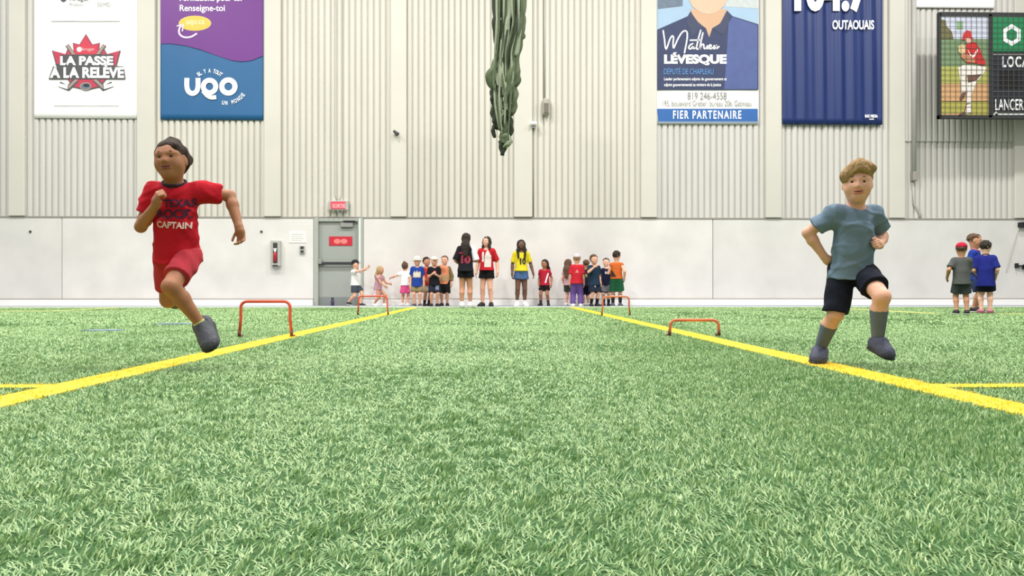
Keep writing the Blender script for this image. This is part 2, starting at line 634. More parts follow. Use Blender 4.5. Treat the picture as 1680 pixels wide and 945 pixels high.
def blade_material(name, c_dark, c_light, rough):
    m = bpy.data.materials.new(name)
    m.use_nodes = True
    nt = m.node_tree
    b = nt.nodes['Principled BSDF']
    b.inputs['Roughness'].default_value = rough
    b.inputs['Specular IOR Level'].default_value = 0.55
    at_ = nt.nodes.new('ShaderNodeAttribute')
    at_.attribute_name = 'fibre_tint'
    rp = nt.nodes.new('ShaderNodeMix')
    rp.data_type = 'RGBA'
    rp.inputs[6].default_value = lin(c_dark)
    rp.inputs[7].default_value = lin(c_light)
    nt.links.new(at_.outputs['Fac'], rp.inputs[0])
    nt.links.new(rp.outputs[2], b.inputs['Base Color'])
    tr_ = nt.nodes.new('ShaderNodeBsdfTranslucent')
    nt.links.new(rp.outputs[2], tr_.inputs['Color'])
    ms = nt.nodes.new('ShaderNodeMixShader')
    ms.inputs[0].default_value = 0.14
    nt.links.new(b.outputs[0], ms.inputs[1])
    nt.links.new(tr_.outputs[0], ms.inputs[2])
    nt.links.new(ms.outputs[0], nt.nodes['Material Output'].inputs[0])
    return m


M_BLADE = blade_material('turf_fibre_green', (82, 136, 68), (206, 230, 164), 0.45)
M_BLADEY = blade_material('turf_fibre_yellow', (232, 188, 44), (252, 226, 96), 0.5)
M_BLADEP = blade_material('turf_fibre_pale_yellow', (196, 192, 110), (230, 224, 140), 0.5)

# density falls and fibres get coarser with distance
BANDS = [(0.62, 1.5, 19000, 0.0026, 0.017, True), (1.5, 2.6, 15000, 0.0029, 0.017, True), (2.6, 4.6, 8200, 0.0038, 0.017, True),
         (4.6, 8.0, 3800, 0.0075, 0.018, False), (8.0, 16.25, 1000, 0.018, 0.018, False)]
PX = []; PY = []; PW = []; PL = []; PS = []
for (y0, y1, dens, w, L, seg2) in BANDS:
    xmax = 0.74 * y1 + 1.4
    nbl = int((y1 - y0) * 2 * xmax * dens)
    x = rng.uniform(-xmax, xmax, nbl); y = rng.uniform(y0, y1, nbl)
    keep = np.abs(x - 0.02 * y) < 0.74 * y + 1.1
    x = x[keep]; y = y[keep]
    PX.append(x); PY.append(y)
    PW.append(np.full(len(x), w)); PL.append(np.full(len(x), L)); PS.append(np.full(len(x), seg2))
PX = np.concatenate(PX); PY = np.concatenate(PY); PW = np.concatenate(PW); PL = np.concatenate(PL); PS = np.concatenate(PS)
which = np.full(len(PX), -1)
for li, (nm, P, w, m) in enumerate(LINES):
    a = np.array(P[0]); b = np.array(P[1])
    L = np.linalg.norm(b - a); t = (b - a) / L
    s = (PX - a[0]) * t[0] + (PY - a[1]) * t[1]
    d = np.abs(-(PX - a[0]) * t[1] + (PY - a[1]) * t[0])
    which[(s > 0) & (s < L) & (d < w / 2)] = li


def blades(sel, name, m, parent):
    x = PX[sel]; y = PY[sel]; w = PW[sel]; L = PL[sel]; sg2 = PS[sel]
    n = len(x)
    r = np.random.default_rng(5 + n)
    big = vnoise(x, y, 1.6, 1) * 0.6 + vnoise(x, y, 0.5, 2) * 0.4
    fine = vnoise(x, y, 0.032, 3)
    ang = 1.9 + (big - 0.5) * 4.0 + (fine - 0.5) * 4.5 * np.clip(2.6 / y, 0.3, 1) + r.normal(0, 1.0, n)
    # pile lean shaped for tone: flatter, brighter mid-lane; upright, darker beside the lines
    tone_lean = 0.30 * np.exp(-((x + 0.25) / 0.85) ** 2) - 0.30 * np.exp(-((x - 1.35 - 0.05 * (y - 4)) / 0.62) ** 2) * (y > 1.6) - 0.15 * np.exp(-((x + 1.9) / 0.5) ** 2)
    lean = np.clip(0.72 + tone_lean + (big - 0.5) * 0.5 + (fine - 0.5) * 0.9 + r.normal(0, 0.25, n), 0.05, 1.40)
    L = L * r.uniform(0.75, 1.25, n)
    dx = np.cos(ang) * np.sin(lean); dy = np.sin(ang) * np.sin(lean); dz = np.cos(lean)
    tw = ang + math.pi / 2 + r.normal(0, 0.5, n)
    wx = np.cos(tw) * w / 2; wy = np.sin(tw) * w / 2
    zb = -0.015
    b0 = np.stack([x - wx, y - wy, np.full(n, zb)], 1)
    b1 = np.stack([x + wx, y + wy, np.full(n, zb)], 1)
    mxp = x + dx * L * 0.42; myp = y + dy * L * 0.42; mz = zb + np.maximum(dz, 0.35) * L * 0.55
    m0 = np.stack([mxp - wx * 0.95, myp - wy * 0.95, mz], 1)
    m1 = np.stack([mxp + wx * 0.95, myp + wy * 0.95, mz], 1)
    tp = np.stack([x + dx * L * 1.05, y + dy * L * 1.05, zb + np.maximum(dz, 0.22) * L * 0.9], 1)
    V = np.stack([b0, b1, m0, m1, tp], 1).reshape(-1, 3).astype(np.float32)
    base = np.arange(n) * 5
    b2 = base[sg2]; b1_ = base[~sg2]
    T = np.concatenate([np.stack([b2 + a, b2 + b, b2 + c], 1) for (a, b, c) in ((0, 1, 3), (0, 3, 2), (2, 3, 4))] + [np.stack([b1_, b1_ + 1, b1_ + 4], 1)])
    o = mk(name, V, T, m, parent, False)
    sh = np.clip(0.45 + r.normal(0, 0.28, n) + (big - 0.5) * 0.15, 0, 1)
    a_ = o.data.attributes.new('fibre_tint', 'FLOAT', 'POINT')
    a_.data.foreach_set('value', np.repeat(sh, 5).astype(np.float32))
    return o


g = blades(which < 0, 'turf_grass', M_BLADE, None)
tag(g, 'short green artificial grass fibres covering the pitch', 'grass', kind='stuff')
for li in range(len(LINES)):
    if (which == li).sum() > 3:
        fo = blades(which == li, 'line_fibres', M_BLADEY if li < 4 else M_BLADEP, line_objs[li])
        fo['kind'] = 'stuff'


# ------------------------------------------------------------------ flat prints on the banners
class Sheet:
    """a hanging printed thing at distance Y; pieces are laid on it in layers"""
    def __init__(self, root, Y, step=0.003):
        self.root = root; self.Y = Y; self.step = step
        self.o = root.location.copy()

    def P(self, px, py, layer):
        p = at(px, py, self.Y)
        p.y = self.Y - self.step * layer
        return p - self.o

    def poly(self, name, pts, m, layer=1, parent=None):
        o = MB().poly([self.P(a, b, layer) for a, b in pts]).build(name, m, parent or self.root)
        return o

    def text(self, name, body, rect, m, layer=2, bold=0.0, space=1.0, parent=None, shear=0.0, rot=0.0):
        V, F = text_shape(body, bold, space)
        x0, y0, x1, y1 = rect
        W = []
        cx, cy = (x0 + x1) / 2, (y0 + y1) / 2
        for (u, v) in V:
            px = x0 + (x1 - x0) * u + shear * (v - 0.5)
            py = y1 + (y0 - y1) * v
            if rot:
                dx, dy = px - cx, py - cy
                px = cx + dx * math.cos(rot) - dy * math.sin(rot)
                py = cy + dx * math.sin(rot) + dy * math.cos(rot)
            W.append(self.P(px, py, layer))
        return mk(name, W, F, m, parent or self.root, False)

    def stroke(self, name, pts, w, m, layer=2, parent=None, sm=5):
        P = [self.P(a, b, layer) for a, b in pts]
        if sm:
            P = smooth_pts(P, sm)
        s = abs(self.P(1, 0, 0).x - self.P(0, 0, 0).x)
        return MB().ribbon(P, w * s).build(name, m, parent or self.root)

    def ellipse(self, name, cx, cy, rx, ry, m, layer=1, n=28, parent=None):
        return self.poly(name, [(cx + rx * math.cos(t), cy + ry * math.sin(t)) for t in np.linspace(0, 2 * math.pi, n, endpoint=False)], m, layer, parent)

    def ring(self, name, cx, cy, r0, r1, m, layer=2, parent=None, n=32):
        mb = MB()
        T = np.linspace(0, 2 * math.pi, n, endpoint=False)
        V = [self.P(cx + r0 * math.cos(t), cy + r0 * math.sin(t), layer) for t in T] + [self.P(cx + r1 * math.cos(t), cy + r1 * math.sin(t), layer) for t in T]
        mb.add(V, [(i, (i + 1) % n, n + (i + 1) % n, n + i) for i in range(n)])
        return mb.build(name, m, parent or self.root)


def cloth_panel(name, S, x0, x1, ybot, ytop, m, amp=0.0, waves=5, seed=0, parent=None, thick=0.004, ypx_ref=100):
    """hanging fabric with real thickness and (optionally) vertical folds; pixel bounds at its own distance"""
    a = S.P(x0, ybot, 0); b = S.P(x1, ytop, 0)
    r = random.Random(seed)
    ph = [r.uniform(0, 6.28) for _ in range(4)]
    nx, nz = 72, 26
    V = []
    for side in (0, 1):
        for j in range(nz + 1):
            for i in range(nx + 1):
                u = i / nx; v = j / nz
                f = 0
                if amp:
                    f = amp * (math.sin(u * 6.28 * waves + ph[0] + 0.5 * math.sin(v * 3 + ph[1])) * 0.6
                               + math.sin(u * 6.28 * waves * 1.7 + ph[2] + v) * 0.4) * (0.55 + 0.45 * math.sin(v * 2.2 + 0.6))
                yy = S.Y + 0.012 + f + (thick if side else 0) - S.o.y
                V.append((a.x + (b.x - a.x) * u, yy, a.z + (b.z - a.z) * v))
    F = []
    N = (nx + 1) * (nz + 1)
    for j in range(nz):
        for i in range(nx):
            q = j * (nx + 1) + i
            F.append((q, q + 1, q + nx + 2, q + nx + 1))
            F.append((N + q, N + q + nx + 1, N + q + nx + 2, N + q + 1))
    for i in range(nx):
        F.append((i, N + i, N + i + 1, i + 1))
    for j in range(nz):
        q = j * (nx + 1)
        F.append((q, q + nx + 1, N + q + nx + 1, N + q))
        q += nx
        F.append((q, N + q, N + q + nx + 1, q + nx + 1))
    return mk(name, V, F, m, parent or S.root)


BY = WY - 0.10
M_VINYLW = mat('vinyl_white', (248, 246, 242), 0.5, 0.03, 2, 0.2, 3)
M_GREYT = mat('print_grey', (140, 138, 138), 0.6, 0.03)
M_INK = mat('print_charcoal', (92, 92, 94), 0.6, 0.05)
M_MAPLE = mat('print_maple_red', (206, 72, 96), 0.6, 0.08, 8)
M_MAPLE2 = mat('print_maple_red_bright', (222, 74, 92), 0.6, 0.06, 8)
M_STICK = mat('print_stick_tan', (178, 158, 150), 0.6, 0.06)

# --- white hockey banner
r1 = thing('wall_banner', at(140, 193, BY), 'white hanging banner with red maple leaf and crossed hockey sticks', 'banner', 'sponsor banners on the wall')
S = Sheet(r1, BY)
cloth_panel('banner_cloth', S, 55, 227, 193.5, -60, M_VINYLW, 0.004, 2, 3)
zx = lambda p: (70 + p[0] / 8.593, 50 + p[1] / 8.593)
leaf_pts = [(610, 60), (700, 205), (800, 180), (785, 330), (820, 335), (850, 250), (900, 335), (1085, 285), (1030, 500), (1040, 660), (900, 670),
            (800, 790), (610, 830), (430, 790), (350, 670), (230, 660), (205, 500), (145, 285), (330, 335), (365, 250), (410, 335), (445, 330), (430, 180), (520, 205)]
c_ = (610, 430)
S.poly('leaf_outline', [zx(((p[0] - c_[0]) * 1.035 + c_[0], (p[1] - c_[1]) * 1.035 + c_[1])) for p in leaf_pts], M_INK, 0)
lf = S.poly('maple_leaf', [zx(p) for p in leaf_pts], M_MAPLE, 1)
S.poly('leaf_badge', [zx(p) for p in [(610, 100), (690, 215), (775, 210), (770, 335), (450, 335), (448, 210), (530, 215)]], M_MAPLE2, 2)
S.ellipse('badge_disc', *zx((520, 268)), 4.2, 4.2, M_WHITE, 3)
S.text('badge_lettering', 'kruger', (*zx((565, 240)), *zx((735, 300))), mat('print_pale_pink', (246, 196, 198), 0.6), 3, 0.01)
for sgn in (-1, 1):
    q = lambda x, y: zx((610 + sgn * (x - 610), y))
    S.stroke('stick_outline', [q(345, 205), q(440, 345)], 6.5, M_INK, 2, sm=0)
    S.stroke('hockey_stick', [q(350, 205), q(445, 345)], 4.6, M_STICK, 3, sm=0)
    S.stroke('stick_outline', [q(740, 690), q(860, 815), q(985, 755)], 9.5, M_INK, 2, sm=0)
    S.stroke('hockey_stick', [q(735, 690), q(860, 810)], 4.2, M_STICK, 3, sm=0)
    S.poly('stick_blade', [q(850, 780), q(985, 742), q(998, 790), q(870, 828)], M_VINYLW, 3)
S.poly('word_backing', [zx(p) for p in [(250, 345), (1000, 335), (1010, 500), (1145, 510), (1170, 690), (85, 690), (160, 480), (240, 470)]], M_INK, 3)
S.text('banner_lettering', 'LA PASSE', (*zx((250, 362)), *zx((998, 492))), M_WHITE, 4, 0.045)
S.text('banner_lettering', 'À LA RELÈVE', (*zx((105, 482)), *zx((1150, 672))), M_WHITE, 4, 0.045)
S.ellipse('puck_outline', *zx((610, 790)), 9.6, 6.6, M_STICK, 4)
S.ellipse('puck', *zx((610, 790)), 7.8, 4.8, mat('print_puck', (120, 130, 142), 0.5), 5)
S.ellipse('puck_top', *zx((622, 775)), 5.2, 2.8, mat('print_puck_dark', (50, 60, 78), 0.5), 6)
S.stroke('rule_line', [(84, 35), (197, 35)], 0.9, M_GREYT, 1, sm=0)
S.stroke('rule_line', [(88, 173.5), (195, 173.5)], 1.0, mat('print_light_grey', (206, 204, 202), 0.6), 1, sm=0)
S.ellipse('emblem', 104, -2, 5, 5, M_INK, 1)
S.text('banner_lettering', 'Kruger', (115, -6, 147, 3.5), M_GREYT, 1, 0.01)
S.text('banner_lettering', 'Products', (114, 4.5, 136, 10), mat('print_mid_grey', (188, 186, 186), 0.6), 1)
S.text('banner_lettering', '50/MD', (160, 4, 181, 11), mat('print_mid_grey', (188, 186, 186), 0.6), 1)

# --- purple and blue banner
r2 = thing('wall_banner', at(348, 196, BY), 'purple and blue hanging banner with yellow bubble and white letters', 'banner', 'sponsor banners on the wall')
S = Sheet(r2, BY)
M_TEAL = mat('print_blue', (42, 104, 156), 0.45, 0.05, 1.5)
M_PURP = mat('print_purple', (116, 52, 142), 0.45, 0.06, 1.5)
cloth_panel('banner_cloth', S, 263, 432, 196, -60, M_TEAL, 0.005, 2, 5)
cv = [(263.5, 72), (280, 71.5), (305, 75), (330, 81.5), (355, 91), (378, 98.5), (395, 101), (412, 99.5), (431.5, 91.5)]
S.poly('purple_field', [(263.5, -60)] + cv + [(431.5, -60)], M_PURP, 1)
S.text('banner_lettering', 'Formations pour toi', (295, -8, 397, 4.5), M_WHITE, 2, 0.03)
S.text('banner_lettering', 'Renseigne-toi', (295, 8, 369, 21.5), M_WHITE, 2, 0.012)
S.ellipse('bubble', 320, 38.3, 26.6, 12.4, mat('print_yellow_edge', (246, 214, 120), 0.5), 2)
S.ellipse('bubble_fill', 320, 38.3, 25, 11.2, mat('print_yellow', (232, 202, 84), 0.5), 3)
S.text('banner_lettering', 'uqo.ca', (306, 33.5, 336, 43.5), mat('print_cream', (252, 244, 190), 0.5), 4, 0.02)
M_LILAC = mat('print_lilac_white', (246, 228, 250), 0.5)
S.stroke('arrow', [(323.5, 55), (314, 60.5), (304, 61.5), (297, 58.5), (294, 53), (295, 46), (298.5, 42)], 3.0, M_LILAC, 4)
S.stroke('arrow_head', [(290.5, 43.5), (296, 41.3), (301.5, 40.2), (300.5, 46), (299.5, 52)], 2.2, M_LILAC, 5, sm=0)
S.stroke('logo_letter', [(306.8, 128), (306.8, 142), (309.5, 150), (316, 153.5), (322.5, 150), (325, 142), (325, 128)], 8.2, M_WHITE, 2)
S.ring('logo_letter', 344, 142, 6.2, 14.2, M_WHITE, 3)
S.stroke('logo_tail', [(333.5, 149), (340, 156.5), (347, 160), (355, 159.5)], 7.0, M_WHITE, 4)
S.ring('logo_letter', 374.8, 142, 6.6, 15.0, M_WHITE, 2)
for txt, cx, cy, rr, a0, a1 in (('IL Y A TOUT', 344, 146, 30, -128, -52), ('UN MONDE', 372, 136, 33, 100, 36)):
    n = len(txt)
    for k, ch in enumerate(txt):
        if ch == ' ':
            continue
        a = math.radians(a0 + (a1 - a0) * k / (n - 1))
        x = cx + rr * math.cos(a); y = cy + rr * math.sin(a)
        rot = a + math.pi / 2 if a0 < 0 else a - math.pi / 2
        w = 1.0 if ch == 'I' else 1.9
        S.text('logo_letter_small', ch, (x - w, y - 3.4, x + w, y + 3.4), M_WHITE, 2, 0.02, rot=rot)

# --- portrait banner
r3 = thing('wall_banner', at(1160, 203, BY), 'portrait banner of a dark navy jacket above a white address band', 'banner', 'sponsor banners on the wall')
S = Sheet(r3, BY)
cloth_panel('banner_cloth', S, 1077, 1245, 203, -140, M_VINYLW, 0.003, 2, 8)
zp = lambda x, y: (1070 + x / 8.589, y / 8.589)
S.poly('photo_background', [(1078, 147.5), (1078, -130), (1244, -130), (1244, 147.5)], mat('print_sky_blue', (172, 200, 226), 0.5, 0.12, 2), 1)
S.poly('photo_backdrop_dark', [(1079, -60), (1120, -60), (1120, 10), (1079, 15)], mat('print_slate', (112, 126, 146), 0.5, 0.35, 9), 2)
S.poly('photo_backdrop_pale', [(1190, -60), (1244, -60), (1244, 14), (1190, 11)], mat('print_pale_grey', (208, 214, 214), 0.5, 0.2, 9), 2)
M_SKINP = mat('print_skin', (234, 198, 170), 0.55, 0.06, 6)
S.poly('printed_neck', [zp(*p) for p in [(535, 130), (1050, 130), (1040, 300), (860, 400), (800, 540), (740, 420), (600, 320)]], mat('print_skin_neck', (222, 180, 146), 0.55, 0.06, 6), 3)
S.poly('printed_face', [zp(*p) for p in [(522, 0), (560, 90), (680, 180), (790, 205), (900, 180), (1010, 90), (1050, 0), (1060, -250), (1020, -420), (900, -520), (680, -520), (560, -420), (510, -250)]], M_SKINP, 4)
S.poly('printed_jacket', [zp(*p) for p in [(65, 1266), (70, 420), (500, 230), (540, 160), (620, 300), (720, 375), (755, 400), (800, 530), (845, 400), (960, 330), (1050, 150), (1130, 230), (1495, 345), (1495, 1266)]], mat('print_navy', (52, 62, 100), 0.5, 0.2, 4), 5)
S.poly('printed_lapel', [zp(*p) for p in [(1070, 330), (1130, 240), (1300, 300), (1480, 360), (1480, 1260), (1010, 1260), (1050, 700)]], mat('print_navy_light', (82, 98, 156), 0.5, 0.2, 5), 6)
S.poly('printed_collar', [zp(*p) for p in [(540, 175), (640, 310), (710, 370), (560, 520), (480, 300)]], mat('print_collar', (62, 70, 100), 0.5, 0.1), 6)
S.poly('printed_collar', [zp(*p) for p in [(1050, 165), (950, 340), (850, 410), (1000, 500), (1085, 300)]], mat('print_collar', (62, 70, 100), 0.5, 0.1), 7)
for pts in ([(150, 430), (170, 560), (180, 660), (195, 695), (215, 650), (245, 560), (280, 510), (297, 540), (290, 620), (297, 682), (320, 640), (360, 550), (410, 470), (450, 440), (485, 455), (491, 520), (480, 600), (465, 680), (450, 755)],
            [(578, 620), (535, 635), (510, 680), (540, 692), (570, 655), (580, 628), (574, 685), (602, 680)],
            [(682, 425), (645, 560), (620, 685), (648, 692)], [(525, 572), (690, 568)],
            [(712, 460), (682, 600), (665, 700), (690, 640), (720, 632), (728, 688), (758, 680)],
            [(776, 642), (765, 688), (792, 682)], [(800, 668), (830, 648), (808, 638), (796, 675), (820, 692), (850, 672)],
            [(872, 640), (860, 688), (886, 680), (906, 640), (902, 688), (942, 656)]):
    S.stroke('script_lettering', [zp(*p) for p in pts], 2.4, M_WHITE, 8)
S.text('banner_lettering', 'LÉVESQUE', (*zp(165, 742), *zp(1045, 925)), M_WHITE, 8, 0.055)
M_LBLUE = mat('print_light_blue', (92, 152, 214), 0.5)
S.text('banner_lettering', 'DÉPUTÉ DE CHAPLEAU', (*zp(160, 950), *zp(860, 1052)), M_LBLUE, 8, 0.005)
S.text('banner_lettering', "Leader parlementaire adjoint du gouvernement et", (*zp(165, 1095), *zp(1045, 1150)), M_WHITE, 8, 0.012)
S.text('banner_lettering', "adjoint gouvernemental au ministre de la Justice", (*zp(165, 1175), *zp(965, 1232)), M_WHITE, 8, 0.012)
S.text('banner_lettering', '819 246-4558', (1128, 151.5, 1192, 163.5), M_GREYT, 3)
S.text('banner_lettering', '195, boulevard Gréber, bureau 206, Gatineau', (1087, 165, 1233, 176), M_GREYT, 3)
S.poly('blue_band', [(1078, 178.5), (1243, 178.5), (1243, 199.5), (1080, 199.5)], mat('print_band_blue', (48, 106, 180), 0.5, 0.15, 2), 3)
S.text('banner_lettering', 'FIER PARTENAIRE', (1104, 181.5, 1216, 195), M_WHITE, 4, 0.02, 1.25)
S.poly('grey_hem', [(1080, 199.5), (1243, 199.5), (1243, 202.5), (1080, 202.5)], mat('print_hem', (150, 164, 178), 0.5), 3)

# --- navy banner with folds
BY4 = BY - 0.05
r4 = thing('wall_banner', at(1366, 203, BY4), 'navy blue banner hanging in vertical folds with large white numerals', 'banner', 'sponsor banners on the wall')
S = Sheet(r4, BY4, 0.004)
cloth_panel('banner_cloth', S, 1284, 1448, 203.5, -60, mat('cloth_navy', (36, 56, 116), 0.42, 0.10, 1.2), 0.042, 6, 12)
S.o = r4.location.copy(); S.Y = BY4 - 0.032
S.text('banner_lettering', '104.7', (1303, -45, 1426, 20), M_WHITE, 1, 0.05)
S.text('banner_lettering', 'OUTAOUAIS', (1365.5, 33, 1434, 48.5), M_WHITE, 1, 0.03)
S.text('banner_lettering', 'RNC MEDIA', (1419, 188, 1440, 193), M_WHITE, 1, 0.05)
S.text('banner_lettering', 'radio', (1426, 194, 1434, 196.5), M_WHITE, 1, 0.03)
# --- blank white banner at the top
BY5 = BY - 0.05
r5 = thing('wall_banner', at(1568, 12, BY5), 'blank white hanging banner above the scoreboard', 'banner', 'sponsor banners on the wall')
S = Sheet(r5, BY5)
cloth_panel('banner_cloth', S, 1504, 1632, 12, -110, mat('vinyl_bright_white', (255, 255, 255), 0.5, 0.01), 0.003, 2, 4)

# ------------------------------------------------------------------ scoreboard
SY = 17.0
sb = thing('scoreboard', at(1670, 194, SY), 'black framed scoreboard with printed ball player and green panel behind netting', 'scoreboard')
S = Sheet(sb, SY, 0.004)


def sbox(name, x0, y0, x1, y1, m, dy0, dy1, parent=None, bev=0.0):
    a = at(x0, y1, SY) - sb.location; b = at(x1, y0, SY) - sb.location
    return MB().box((a.x, dy0, a.z), (b.x, dy1, b.z), bev).build(name, m, parent or sb)


M_SB = mat('scoreboard_black', (46, 48, 50), 0.5, 0.08)
M_SBP = mat('scoreboard_panel', (40, 42, 50), 0.4, 0.10)
case = sbox('case', 1542, 25, 1812, 192, M_SB, 0.01, 0.07)
fr = MB()
for (x0, y0, x1, y1) in ((1540, 22.5, 1814, 26.5), (1540, 190.5, 1814, 194.5), (1540, 22.5, 1543.5, 194.5), (1810.5, 22.5, 1814, 194.5), (1621.5, 24, 1628, 193)):
    a = at(x0, y1, SY) - sb.location; b = at(x1, y0, SY) - sb.location
    fr.box((a.x, -0.02, a.z), (b.x, 0.075, b.z))
fr.build('frame', M_SB, sb)
zb_ = lambda x, y: (1535 + x / 5.25, 20 + y / 5.25)


def bp(name, pts, m, layer, parent=None):
    return S.poly(name, [zb_(*p) for p in pts], m, layer, parent)


pic = bp('player_print', [(42, 35), (460, 35), (460, 905), (42, 905)], mat('print_hazy_sky', (214, 218, 236), 0.5, 0.05), 0)
bp('print_trees', [(42, 60), (85, 70), (95, 120), (140, 170), (155, 235), (42, 235)], mat('print_olive', (122, 116, 74), 0.5, 0.4, 14), 1, pic)
bp('print_sign', [(180, 80), (235, 80), (235, 150), (180, 150)], mat('print_pale_green', (146, 182, 142), 0.5, 0.2, 9), 1, pic)
bp('print_hedge', [(42, 232), (460, 232), (460, 470), (42, 470)], mat('print_hedge', (126, 152, 112), 0.5, 0.12, 8), 1, pic)
bp('print_grass', [(42, 468), (460, 468), (460, 618), (42, 618)], mat('print_grass', (184, 184, 96), 0.5, 0.12, 8), 2, pic)
bp('print_dirt', [(42, 615), (460, 615), (460, 770), (42, 770)], mat('print_dirt', (222, 172, 122), 0.5, 0.10, 8), 2, pic)
bp('print_grass', [(42, 765), (460, 765), (460, 905), (42, 905)], mat('print_grass_b', (186, 178, 88), 0.5, 0.12, 8), 2, pic)
bp('print_dirt', [(42, 878), (200, 870), (300, 905), (42, 905)], mat('print_dirt', (222, 172, 122), 0.5, 0.10, 8), 3, pic)
M_PW = mat('print_uniform_white', (244, 236, 228), 0.5, 0.06, 9)
M_PR = mat('print_uniform_red', (206, 46, 46), 0.5, 0.12, 9)
M_PS = mat('print_player_skin', (196, 132, 98), 0.5, 0.1)
M_PB = mat('print_brown', (120, 84, 72), 0.5, 0.15)
bp('print_leg', [(190, 480), (240, 455), (425, 470), (430, 500), (395, 545), (350, 600), (310, 700), (300, 790), (262, 785), (270, 690), (262, 640), (268, 545), (250, 560), (265, 680), (245, 720), (215, 715), (210, 600)], M_PW, 4, pic)
bp('print_shadow_thigh', [(268, 545), (395, 535), (345, 590), (275, 610)], M_PB, 5, pic)
bp('print_foot', [(225, 690), (262, 690), (240, 740), (215, 765), (200, 750)], M_PB, 5, pic)
bp('print_foot', [(262, 785), (298, 785), (296, 840), (240, 890), (205, 898), (190, 885), (240, 860)], M_PB, 5, pic)
bp('print_sock', [(262, 800), (298, 790), (300, 868), (255, 880), (250, 860)], M_PW, 6, pic)
bp('print_shirt', [(255, 290), (300, 250), (340, 262), (372, 310), (400, 380), (428, 430), (420, 465), (330, 440), (265, 440), (250, 400)], M_PR, 5, pic)
bp('print_stripe', [(268, 320), (300, 370), (318, 375), (355, 315), (360, 335), (325, 392), (295, 388)], M_PW, 6, pic)
bp('print_arm', [(225, 345), (260, 360), (335, 405), (330, 440), (250, 425), (212, 385)], M_PS, 6, pic)
bp('print_glove', [(190, 300), (215, 278), (250, 290), (250, 350), (225, 370), (190, 345)], mat('print_glove', (216, 190, 142), 0.5, 0.2, 20), 7, pic)
bp('print_face', [(250, 225), (300, 225), (298, 262), (270, 275), (252, 258)], mat('print_face_pink', (222, 176, 160), 0.5, 0.1), 7, pic)
bp('print_helmet', [(222, 240), (232, 190), (262, 158), (295, 168), (305, 215), (318, 232), (305, 240), (260, 215), (240, 245)], M_PR, 8, pic)
M_SGREEN = mat('scoreboard_green', (36, 138, 88), 0.5, 0.05)
S.poly('green_panel', [(1629, 27), (1810, 27), (1810, 84.5), (1629, 84.5)], M_SGREEN, 1)
S.poly('green_panel_band', [(1629, 27), (1810, 27), (1810, 30), (1629, 30)], mat('scoreboard_green_pale', (96, 168, 130), 0.5), 2)
hexa = []
for rr in (18.0, 10.6):
    hexa += [S.P(1659.5 + rr * 0.93 * math.sin(math.radians(60 * k)), 57.5 - rr * math.cos(math.radians(60 * k)), 2) for k in range(6)]
MB().add(hexa, [(i, (i + 1) % 6, 6 + (i + 1) % 6, 6 + i) for i in range(6)]).build('hexagon_logo', M_WHITE, sb)
S.poly('white_rule', [(1629, 88.5), (1810, 88.5), (1810, 90.5), (1629, 90.5)], M_STEEL, 1)
S.poly('score_panel', [(1629, 91), (1810, 91), (1810, 168), (1629, 168)], M_SBP, 0)
S.text('scoreboard_lettering', 'LOCAL', (1644, 92.5, 1695, 110.5), M_WHITE, 2, 0.03, 1.2)
for k in range(3):
    S.poly('digit_window', [(1640 + 40 * k, 116), (1676 + 40 * k, 116), (1676 + 40 * k, 146), (1640 + 40 * k, 146)], M_BLACK, 1)
S.poly('grey_rule', [(1629, 149.5), (1810, 149.5), (1810, 151), (1629, 151)], M_INK, 1)
S.text('scoreboard_lettering', 'LANCERS', (1632.5, 162.5, 1684, 181), M_WHITE, 2, 0.012, 1.05)
S.stroke('white_underline', [(1630, 188.5), (1634, 184), (1637, 187.5), (1810, 187.5)], 2.4, M_WHITE, 2, sm=0)
for px in (1600, 1690, 1780):
    a = at(px, 100, SY) - sb.location
    MB().box((a.x - 0.03, 0.05, a.z), (a.x + 0.03, WY - 0.06 - sb.location.y, a.z + 0.06)).build('wall_arm', M_SB, sb)

# netting in front of it
mb = MB()
a = at(1542, 193, SY - 0.03) - sb.location; b = at(1812, 24, SY - 0.03) - sb.location
xg = np.arange(a.x, b.x + 0.01, 0.125); zg = np.arange(a.z, b.z + 0.01, 0.125)
for i, x in enumerate(xg):
    mb.box((x - 0.004, -0.034, a.z), (x + 0.004, -0.028, b.z))
for z in zg:
    mb.box((a.x, -0.034, z - 0.0035), (xg[-1], -0.028, z + 0.0035))
mb.build('guard_net', mat('net_cord_dark', (84, 82, 78), 0.8, 0.1), sb)

# ------------------------------------------------------------------ hanging bundle of green netting
GY = 12.5
gb = thing('hanging_net_bundle', at(826, 256, GY), 'twisted bundle of dark green netting hanging from the ceiling', 'netting')
gl = gb.location
M_G1 = mat('net_green', (88, 100, 72), 0.75, 0.3, 8, 0.6, 60, stretch=(1, 1, 0.3))
M_G2 = mat('net_green_highlight', (146, 156, 132), 0.75, 0.25, 8, 0.6, 60, stretch=(1, 1, 0.3))  # paler green puts the highlights of the folds into the colour
M_G3 = mat('net_green_dark', (44, 52, 36), 0.8, 0.3, 8, 0.6, 60, stretch=(1, 1, 0.3))


